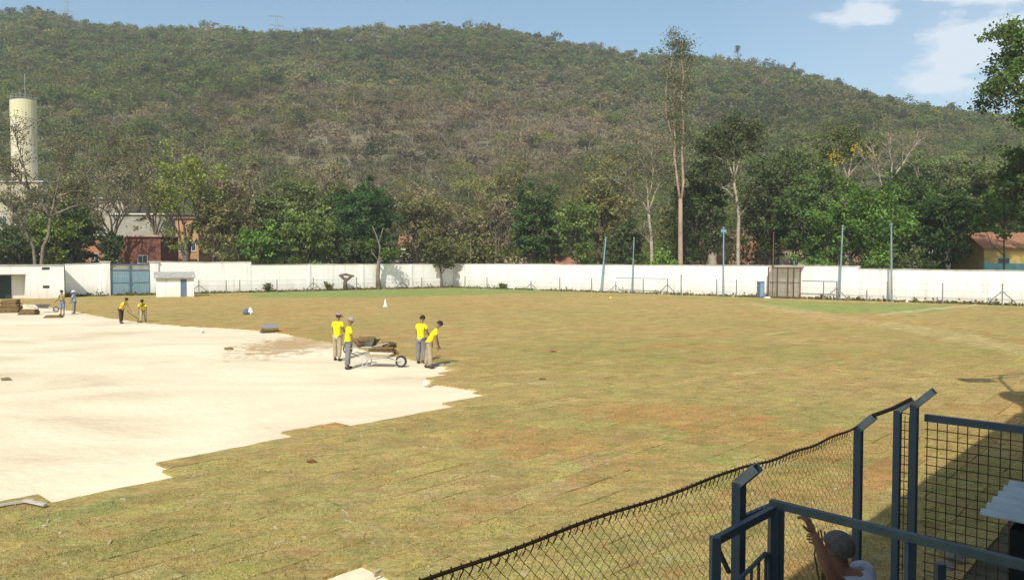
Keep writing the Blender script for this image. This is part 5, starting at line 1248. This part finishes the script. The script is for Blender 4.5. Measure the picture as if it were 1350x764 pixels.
    def cap(name, m, rx, ry, rz, z0, back=0, brim=0):
        mb = MB(); prof = [(math.cos(a), math.sin(a)) for a in [z0+(PI/2-z0)*i/6 for i in range(7)]]
        n = 18; o = len(mb.v)
        for cr, sr in prof:
            for j in range(n):
                a = 2*PI*j/n; dip = -.5*max(0, -math.sin(a))*(1-(sr+.3)/1.3) if back else 0
                mb.v.append(tuple(Mh @ Vector((rx*cr*math.cos(a), ry*cr*math.sin(a), rz*(sr+dip)))))
        for i in range(6):
            for j in range(n): a = i*n+j; b = i*n+(j+1)%n; mb.f.append((a,b,b+n,a+n)); mb.mi.append(0)
        if brim:
            vs = []
            for j in range(13):
                a = PI*(.08+.84*j/12) if brim == 1 else 2*PI*j/12
                for q, zz in ((1,-.002),(1.75 if brim == 1 else 1.55,-.02)): vs.append(Mh @ Vector((rx*q*math.cos(a)*(1 if brim == 2 else .95), ry*q*math.sin(a), rz*math.sin(z0)+zz)))
            mb.add(vs, [(2*j,2*j+1,2*j+3,2*j+2) for j in range(12)])
        return mb.build(name, m, r, smooth=True)
    if hat: cap('cap' if hat[1] == 1 else 'hat', hat[0], .110, .120, .110, .05, 0, hat[1]); cap('hair', hair or m_hair, .098, .105, .098, -.25, 1)
    else: cap('hair', hair or m_hair, .106, .114, .110, -.12, 1)
    for s in (-1,1):
        mb = MB(); c = h1+fw*.086+sdv*s*.032+hd*.048; mb.lathe([(.003,-.008),(.009,0),(.003,.008)], 8, Matrix.Translation(c)); mb.build('eye', m_eye, r)
    return r
# depth from the foot position in the photograph
def at(px, py, z=-.035): g = G(px, py, z); return (g.x, g.y, z)
FACE = lambda dx, dy: math.atan2(dy, dx)
grp = None
person(at(445,475), FACE(.35,1), 'man in yellow shirt and khaki trousers, back turned, left of the pair by the wheelbarrow', .06, ((.15,.16,.5),(.25,.1,.7)), ((.05,.05),(-.08,.05)), 0, .25, .2, m_yel, m_khaki, hat=(mat('dusty cap',(.30,.2,.22),.9),1))
person(at(459,486), FACE(.9,.35), 'man in long yellow shirt and grey trousers, in front of the other at the wheelbarrow', .08, ((.2,.1,.6),(.15,.08,.6)), ((.05,.05),(-.07,.05)), 0, .3, 0, m_yel, m_gtrous, hair=m_hgrey, hat=(mat('worn grey cap',(.3,.26,.26),.9),1), sleeve=.75)
person(at(555,479), FACE(.5,1), 'man in yellow shirt and grey trousers standing upright behind the leaning man', .08, ((.1,.14,.25),(.3,.1,.5)), ((.0,.0),(.06,.08)), 0, .35, 0, m_yel, m_gtrous, scale=.99)
person(at(566,485), FACE(1,.12), 'man in yellow shirt and pale khaki trousers leaning forward to look at his hands', .52, ((.12,.04,.15),(.0,.04,.2)), ((-.12,.02),(.1,.1)), .03, .25, 0, m_yel, m_khaki, scale=1.0)
person(at(160,426), FACE(1,-.25), 'man in golden yellow shirt and dark trousers bending over a tool', .62, ((.35,.08,.35),(.6,.08,.3)), ((-.1,.02),(.12,.12)), .02, .1, 0, m_org, m_dtrous, scale=.95)
person(at(189,425), FACE(.35,-1), 'man in bright yellow shirt and khaki trousers bent double with arms down', .95, ((-.05,.1,.25),(.15,.1,.3)), ((-.2,.0),(.25,.25)), .05, -.1, 0, m_yel, m_khaki, scale=.98)
person(at(82.5,415), FACE(-.2,-1), 'man in dark patterned shirt and blue-grey shorts standing near the store building', .04, ((.3,.15,1.0),(.2,.15,.8)), ((.0,.0),(.04,.05)), 0, .15, 0, m_stripe, m_short, shorts=True, scale=.98)
person(at(98,413), FACE(-1,-.2), 'man in light blue shirt, grey trousers and white hat facing the one in shorts', .05, ((.2,.1,.4),(.15,.1,.4)), ((.0,.0),(.04,.05)), 0, .1, 0, m_lblue, m_gtrous, hat=(m_white,2), scale=.93)
# the tool the two far workers share
a_ = P(167,414,G(160,426).y-.3); b_ = G(183,421); mb = MB(); mb.tube([Vector((a_.x,a_.y,.75)), Vector((b_.x,b_.y,.02))], .02, 5); 
tag(mb.build('rake_handle', m_wood), 'long wooden handle held between the two bending men', 'tool')
# ---- man at the fence, arms raised to the wire
hp = UV(5.45, -1.87); 
r = thing('person', (hp.x, hp.y, -.02), UANG, 'grey-haired man in pale shirt seen from behind, bare arms raised to the chain link', 'person')
Z = lambda x, y, z: Vector((x, y, z))   # local +y points at the pitch
hz = .93; neck = Z(0,.04,1.47); h1 = Z(0,.075,1.545); h2 = Z(0,.07,1.645); h3 = Z(0,.055,1.69)
body = [[('pel',Z(0,-.05,hz),(.15,.12)),('waist',Z(.03,-.06,1.10),(.15,.115)),('chest',Z(.05,-.07,1.33),(.165,.125)),('nb',Z(.03,-.02,1.46),.085),('neck',neck,.062),('h1',h1,.080),('h2',h2,.097),('h3',h3,.072)],
        [('h1',h1,.08),('jaw',Z(0,.13,1.52),.04)], [('h2',h2,.09),('nose',Z(0,.178,1.565),.014)]]
for s in (-1,1): body.append([('h2',h2,.09),(f'ear{s}',Z(s*.088,.07,1.61),.018)])
armp = {-1: (Z(-.19,0,1.38), Z(-.30,.07,1.60), Z(-.285,.10,1.80)), 1: (Z(.19,0,1.38), Z(.27,.16,1.50), Z(.12,.17,1.70))}
armp[-1] = (Z(-.16,-.04,1.42), Z(-.28,.02,1.56), Z(-.255,.13,1.775)); armp[1] = (Z(.25,-.05,1.43), Z(.20,.22,1.40), Z(-.03,.175,1.60))
for s in (-1,1):
    s0, e0, w0 = armp[s]; dd = (w0-e0).normalized()
    body.append([('chest',Z(.05,-.07,1.33),.13),(f'sh{s}',s0,.068),(f'um{s}',s0.lerp(e0,.5),.054),(f'el{s}',e0,.045),(f'fa{s}',e0.lerp(w0,.35),.046),(f'wr{s}',w0,.028)])
    body += hand_chains(f'wr{s}', w0, (dd+Vector((0,.25,.3))).normalized(), s, 1.0, 1.0, Vector((0,1,-.4)))
    body.append([('pel',Z(0,-.05,hz),.13),(f'hip{s}',Z(s*.1,-.05,.86),.09),(f'kn{s}',Z(s*.12,0,.48),.062),(f'cf{s}',Z(s*.12,-.03,.34),.058),(f'an{s}',Z(s*.12,-.04,.08),.038),(f'to{s}',Z(s*.14,.1,.035),.034)])
skin_obj('body', body, m_skin2, r, 2)
sh = [[('pel',Z(0,-.05,.86),(.175,.15)),('waist',Z(.03,-.06,1.10),(.18,.145)),('chest',Z(.05,-.07,1.34),(.215,.18)),('nb',Z(.03,-.03,1.46),.115)]]
for s in (-1,1): s0, e0, w0 = armp[s]; sh.append([('chest',Z(.05,-.07,1.33),.15),(f'sh{s}',s0,.112),(f'ua{s}',s0.lerp(e0,.5),.086)])
skin_obj('shirt', sh, m_lshirt, r, 2)
tr = []
for s in (-1,1): tr.append([('pel',Z(0,-.05,hz),(.16,.13)),(f'hip{s}',Z(s*.1,-.05,.86),.11),(f'kn{s}',Z(s*.12,0,.48),.084),(f'cu{s}',Z(s*.12,-.035,.12),.07)])
skin_obj('trousers', tr, m_gtrous, r); skin_obj('boots', [[(f'b{s}',Z(s*.12,-.06,.06),.052),(f'c{s}',Z(s*.135,.04,.045),.046),(f'd{s}',Z(s*.145,.12,.04),.038)] for s in (-1,1)], m_boot, r)
for s in (-1,1): mb = MB(); mb.lathe([(.003,-.008),(.009,0),(.003,.008)], 8, Matrix.Translation(Z(s*.034,.155,1.62))); mb.build('eye', m_eye, r)
mb = MB(); n = 24
for i in range(9):
    t_ = -.5+(PI/2+.5)*i/8
    for j in range(n):
        a = 2*PI*j/n; f = math.sin(a); zz = math.sin(t_); 
        if f > .2: zz = max(zz, .42*f)
        cr = math.sqrt(max(0,1-zz*zz)); q = 1+.03*mnoise.noise(Vector((a*3,i,0)))
        mb.v.append((.103*cr*math.cos(a)*q, .065+.112*cr*math.sin(a)*q, 1.652+.108*zz*q))
for i in range(8):
    for j in range(n): a = i*n+j; b = i*n+(j+1)%n; mb.f.append((a,b,b+n,a+n)); mb.mi.append(0)
mb.build('hair', m_hgrey, r, smooth=True)
# ================================================================== THINGS ON THE PITCH
m_sodroll = mat('sod side soil', (.20,.115,.05), .95, col2=(.10,.06,.03), vs=9, bump=.9, bs=20, dist=.05)
m_sodgr = mat('sod top', (.23,.16,.065), .95, col2=(.14,.10,.04), vs=8, bump=.8, bs=25, dist=.04)
m_tray = mat('wheelbarrow tray', (.20,.20,.20), .5, col2=(.11,.085,.07), vs=6, metal=.2); m_tyre = mat('tyre rubber', (.03,.03,.03), .8); m_rim = mat('rim paint', (.40,.38,.34), .5)
m_pale_tray = mat('sand dusted tray', (.55,.49,.38), .8, var=.3, vs=5)
m_frame_b = mat('barrow frame', (.50,.50,.48), .5, var=.3, vs=8)
def barrow(loc, rz, label, load=True, roll=0, pale=False):
    r = thing('wheelbarrow', loc, rz, label, 'wheelbarrow', None); r.rotation_euler.x = roll
    mb = MB(); bot = [(-.28,-.2,.32),(.28,-.16,.30),(.28,.16,.30),(-.28,.2,.32)]; topv = [(-.48,-.33,.62),(.50,-.29,.60),(.50,.29,.60),(-.48,.33,.62)]
    inb = [(x*.96,y*.94,z+.015) for x,y,z in bot]; int_ = [(x*.97,y*.95,z) for x,y,z in topv]
    mb.add(bot+topv+inb+int_, [(0,3,2,1),(0,1,5,4),(1,2,6,5),(2,3,7,6),(3,0,4,7),(8,9,10,11),(8,12,13,9),(9,13,14,10),(10,14,15,11),(11,15,12,8),(4,5,13,12),(5,6,14,13),(6,7,15,14),(7,4,12,15)])
    tr_ = mb.build('tray', m_pale_tray if pale else m_tray, r)
    if pale: tr_.location.z = .09; tr_.scale = (.95,1,.62)
    mb = MB()
    for s in (-1,1):
        mb.tube([(.78,s*.06,.20),(.3,s*.17,.29),(-.4,s*.24,.34),(-1.05,s*.28,.52)], .02, 6); mb.tube([(-.3,s*.23,.33),(-.38,s*.25,0),(-.5,s*.25,0),(-.52,s*.25,.36)], .016, 5)
    mb.build('frame', m_frame_b, r)
    w = MB(); Mw = Matrix.Translation((.80,0,.20)) @ Matrix.Rotation(PI/2, 4, 'X')
    w.lathe([(.14,-.035),(.19,-.04),(.205,-.02),(.205,.02),(.19,.04),(.14,.035)], 20, Mw); wh = w.build('wheel', m_tyre, r, smooth=False)
    w = MB(); w.lathe([(.03,-.05),(.03,-.04),(.135,-.038),(.138,.038),(.03,.04),(.03,.05)], 20, Mw); w.build('rim', m_rim, wh)
    return r
def sod_pile(loc, rz, sx, sy, h, label, name='sod_pile', seed=1):
    r = thing(name, loc, rz, label, 'sod pile', 'piles of cut sod waiting to be laid'); rr = random.Random(seed); z = 0; k = 0
    while z < h:
        t = rr.uniform(.04,.06); mb = MB(); n = 8; dx, dy = rr.gauss(0,.04), rr.gauss(0,.03); f = 1-.25*(z/h)**2
        vs = [(sx/2*f*(1 if abs(math.cos(a)) > .5 else .8)*math.copysign(1, math.cos(a))*rr.uniform(.9,1)+dx, sy/2*f*math.copysign(1, math.sin(a))*rr.uniform(.88,1)+dy) for a in [PI/8+PI/4*j for j in range(8)]]
        mb.prism(vs, z, z+t*.97, mi=0); mb.build('sod_slab', m_sodgr if k % 2 or z+t >= h else m_sodroll, r); z += t; k += 1
    return r
p = G(483,466); barrow((p.x,p.y,-.035), 2.9, 'wheelbarrow heaped with brown sod beside the two men, left of the other wheelbarrow')
sod_pile((p.x-.02,p.y-.02,.42), .2, .85, .6, .2, 'brown sod heaped in the tray of the left wheelbarrow', 'sod_load', 4)
p = G(500,469); sod_pile((p.x,p.y+.25,-.035), .3, 1.0, .55, .32, 'low sloping pile of sod between the two wheelbarrows', seed=6)
p = G(511,468); sod_pile((p.x,p.y+.2,-.035), 1.0, .55, .4, .5, 'upright dark lump of sod at the right of the pile', 'sod_lump', 7)
# second wheelbarrow, low empty tray seen end on with its wheel toward us
p = G(501,482); barrow((p.x-.05,p.y+.05,-.035), -.12, 'pale empty wheelbarrow with its spoked wheel at the right, in front of the sod', roll=0, pale=True)
# far left: stacks and barrow
p = G(14,411); r = sod_pile((p.x,p.y,-.035), .2, 1.35, .9, .92, 'tallest brown stack of sod at the left edge', seed=9)
p = G(39,413.5); sod_pile((p.x,p.y,-.035), .1, 1.15, .8, .36, 'low olive pile of sod just right of the tall stack', seed=10)
p = G(72,417.5); sod_pile((p.x,p.y,-.035), .1, 1.1, .6, .14, 'flat dark pile of sod pieces in front of the man in shorts', seed=11)
p = G(57,411); barrow((p.x,p.y,-.035), .5, 'wheelbarrow standing between the sod piles and the man in shorts')
p = G(356,437); sod_pile((p.x,p.y,-.035), .5, .9, .6, .22, 'flat grey-brown pile of sod at the edge of the sand, in mid field', seed=12)
mb = MB(); p = G(356,437)
r = thing('crate', (p.x,p.y+.02,.20), .45, 'grey crate resting on the flat pile in mid field', 'crate'); r.scale = (.8,)*3
mb = MB(); mb.box(-.45,.45,-.28,.28,0,.05); mb.box(-.45,.45,-.28,-.25,.05,.22); mb.box(-.45,.45,.25,.28,.05,.22); mb.box(-.45,-.42,-.25,.25,.05,.22); mb.box(.42,.45,-.25,.25,.05,.22); mb.build('body', mat('grey plastic',(.22,.23,.25),.6), r)
# crumpled tarpaulin heap, blue-grey and white
p = G(327,414.5); r = thing('sack_heap', (p.x,p.y,.005), 0, 'small blue-grey sack with a white end, slumped on the turf', 'sack'); r.scale = (.74,)*3
for nm, ox, s_, m_ in (('sack',-.1,(.38,.3,.5),mat('blue grey sack',(.12,.15,.22),.8,var=.3)),('sack_mouth',.22,(.22,.22,.55),m_white)):
    bm = bmesh.new(); bmesh.ops.create_icosphere(bm, subdivisions=3, radius=1)
    for v_ in bm.verts:
        q = v_.co*(1+.35*mnoise.noise(v_.co*1.9+Vector((ox*9,0,0)))); v_.co = Vector((q.x*s_[0]*(1-.45*max(0,q.z))+ox, q.y*s_[1]*(1-.45*max(0,q.z)), max(0,(q.z*.5+.42))*s_[2]*1.3))
    me = bpy.data.meshes.new(nm); bm.to_mesh(me); bm.free(); me.materials.append(m_); o = bpy.data.objects.new(nm, me); C.objects.link(o); o.parent = r
def cone(px, py, h, label, m, rz=0, tilt=0, z=.0):
    p = G(px, py); r = thing('marker_cone', (p.x,p.y,z), rz, label, 'cone'); r.rotation_euler.x = tilt
    mb = MB(); mb.lathe([(h*.26,.03),(h*.2,h*.25),(h*.12,h*.6),(h*.06,h*.97),(h*.045,h)], 14); mb.build('cone_body', m, r, smooth=True)
    mb = MB(); mb.box(-h*.33,h*.33,-h*.33,h*.33,0,.03); mb.build('base', m, r)
    return r
cone(508,404,.62,'white marker cone standing on the turf in front of the far green strip', m_white)
m_orange = mat('orange plastic', (.75,.25,.06), .6, var=.2)
# small white and orange bottle-like marker on the far sand edge
p = G(266,437.5); r = thing('water_bottle', (p.x,p.y,-.03), .2, 'small white bottle with a red cup beside it at the far edge of the sand', 'bottle'); r.scale = (.62,)*3
mb = MB(); mb.lathe([(.1,0),(.11,.2),(.07,.3),(.04,.36),(.04,.4)], 10); mb.build('bottle_body', m_white, r, smooth=True); mb = MB(); mb.lathe([(.09,0),(.11,.12)], 10, Matrix.Translation((.15,-.3,0))); mb.build('cup', m_orange, r)
# knocked-over water cooler with orange lid near the leaning man
p = G(563,508); r = thing('water_cooler', (p.x,p.y,.07), 1.2, 'small white cooler with orange lid lying on the sand near the leaning man', 'cooler'); r.rotation_euler = (0,math.radians(74),-.5); r.scale = (.8,)*3
mb = MB(); mb.lathe([(.085,-.14),(.105,-.12),(.11,.06)], 16); mb.build('jug_body', m_white, r, smooth=True)
mb = MB(); mb.lathe([(.118,.061),(.12,.11),(.09,.15),(.03,.165)], 16); mb.build('lid', mat('pale orange lid',(.66,.46,.25),.6), r, smooth=True)
mb = MB(); mb.tube([(.11,0,0),(.2,0,.05),(.2,0,-.12),(.1,0,-.1)], .012, 5); mb.build('handle', m_white, r)
p = G(580,480); r = thing('grey_oblong', (p.x,p.y,-.02), .16, 'grey board lying on the sand at the feet of the leaning man', 'oblong')
mb = MB(); mb.box(-.42,.5,-.1,.1,0,.035); mb.build('oblong', mat('grey board',(.36,.33,.30),.8,var=.3,vs=8), r)  # flat grey strip on the sand beside the man's feet
# measuring boards at the left edge
g0, g1, g2 = G(-8,668,.02), G(44,660,.02), G(60,668,.02)
mb = MB(); mb.bar(g0+Vector((0,0,.02)), g1+Vector((0,0,.02)), .045, .03); 
m_bleach = mat('bleached timber', (.50,.46,.40), .9, var=.25, vs=6)
tag(mb.build('batten', m_bleach), 'long pale batten lying on the sod at the left edge', 'batten')
mb = MB(); mb.bar(G(32,660,.05)+Vector((0,0,.012)), g2+Vector((0,0,.035)), .06, .03)
tag(mb.build('batten', m_bleach), 'short pale batten lying across the end of the long one', 'batten')
def lump(px, py, s, label, m, name='clod', z=.0):
    p = G(px, py); bm = bmesh.new(); bmesh.ops.create_icosphere(bm, subdivisions=2, radius=1)
    for v_ in bm.verts:
        q = v_.co*(1+.5*mnoise.noise(v_.co*2+Vector((px,0,0)))); v_.co = Vector((q.x*s*1.5, q.y*s, q.z*s*.55))
    me = bpy.data.meshes.new(name); bm.to_mesh(me); bm.free(); me.materials.append(m); o = bpy.data.objects.new(name, me); C.objects.link(o); o.location = (p.x, p.y, z+s*.25); tag(o, label, name.replace('_',' '))
m_clod = mat('brown clod', (.16,.08,.035), .95, var=.4, vs=20)
lump(411,609,.06,'dark brown clod on the sod below the sand tongue', m_clod); lump(729,464,.09,'reddish clod alone in the middle of the turf', m_clod)
lump(8,499,.11,'olive scrap of sod on the sand at the left edge', m_sodgr,'sod_scrap', -.04); lump(302,459,.13,'brown sod scrap on the sand near the spilled soil', m_sodgr,'sod_scrap', -.04)
lump(715,500,.07,'small dark tuft on the turf right of the sand tip', m_sodroll,'clod'); lump(1012,366+27,.22,'whitish stone against the long wall near the cage', m_white,'stone')
lump(768,379.5,.25,'dark stone at the foot of the grimy wall stretch', m_dark,'stone'); lump(793,379,.22,'dark stone at the foot of the leaning blue pole', m_dark,'stone')
lump(905,384,.2,'dark stone right of the tall eucalyptus foot', m_dark,'stone'); lump(968,385,.25,'dark stone beside the straight blue pole', m_dark,'stone')
lump(978,389,.35,'flat cream slab lying in front of the long wall', mat('cream slab',(.62,.55,.40),.9),'slab')
p = G(805,394); r = thing('ball', (p.x,p.y,.16), 0, 'small yellow ball on the turf below the pipe rail', 'ball'); r.scale = (.6,)*3; r.location.z = .11
mb = MB(); mb.lathe([(.01,-.2)]+[(.2*math.sin(PI*i/10), -.2*math.cos(PI*i/10)) for i in range(1,10)]+[(.01,.2)], 16); mb.build('ball_skin', mat('yellow ball',(.7,.55,.05),.5), r, smooth=True)
p = G(889,387); r = thing('white_peg', (p.x,p.y,0), 0, 'short white peg on the turf left of the eucalyptus foot', 'peg')
mb = MB(); mb.tube([(0,0,-.05),(.02,0,.55)], .06, 6); mb.build('peg_stick', m_white, r)
# ================================================================== AIR
HAZE = True
if HAZE:
    mb = MB(); mb.box(-760,760,-120,1150,-1.5,235); hz_ = bpy.data.materials.new('air'); hz_.use_nodes = True; t = hz_.node_tree; t.nodes.clear()
    v_ = t.nodes.new('ShaderNodeVolumePrincipled'); v_.inputs['Color'].default_value = (.88,.93,1,1); v_.inputs['Density'].default_value = .00036; v_.inputs['Anisotropy'].default_value = .1
    oo = t.nodes.new('ShaderNodeOutputMaterial'); t.links.new(v_.outputs[0], oo.inputs['Volume'])
    h = mb.build('haze', hz_); tag(h, kind='stuff')
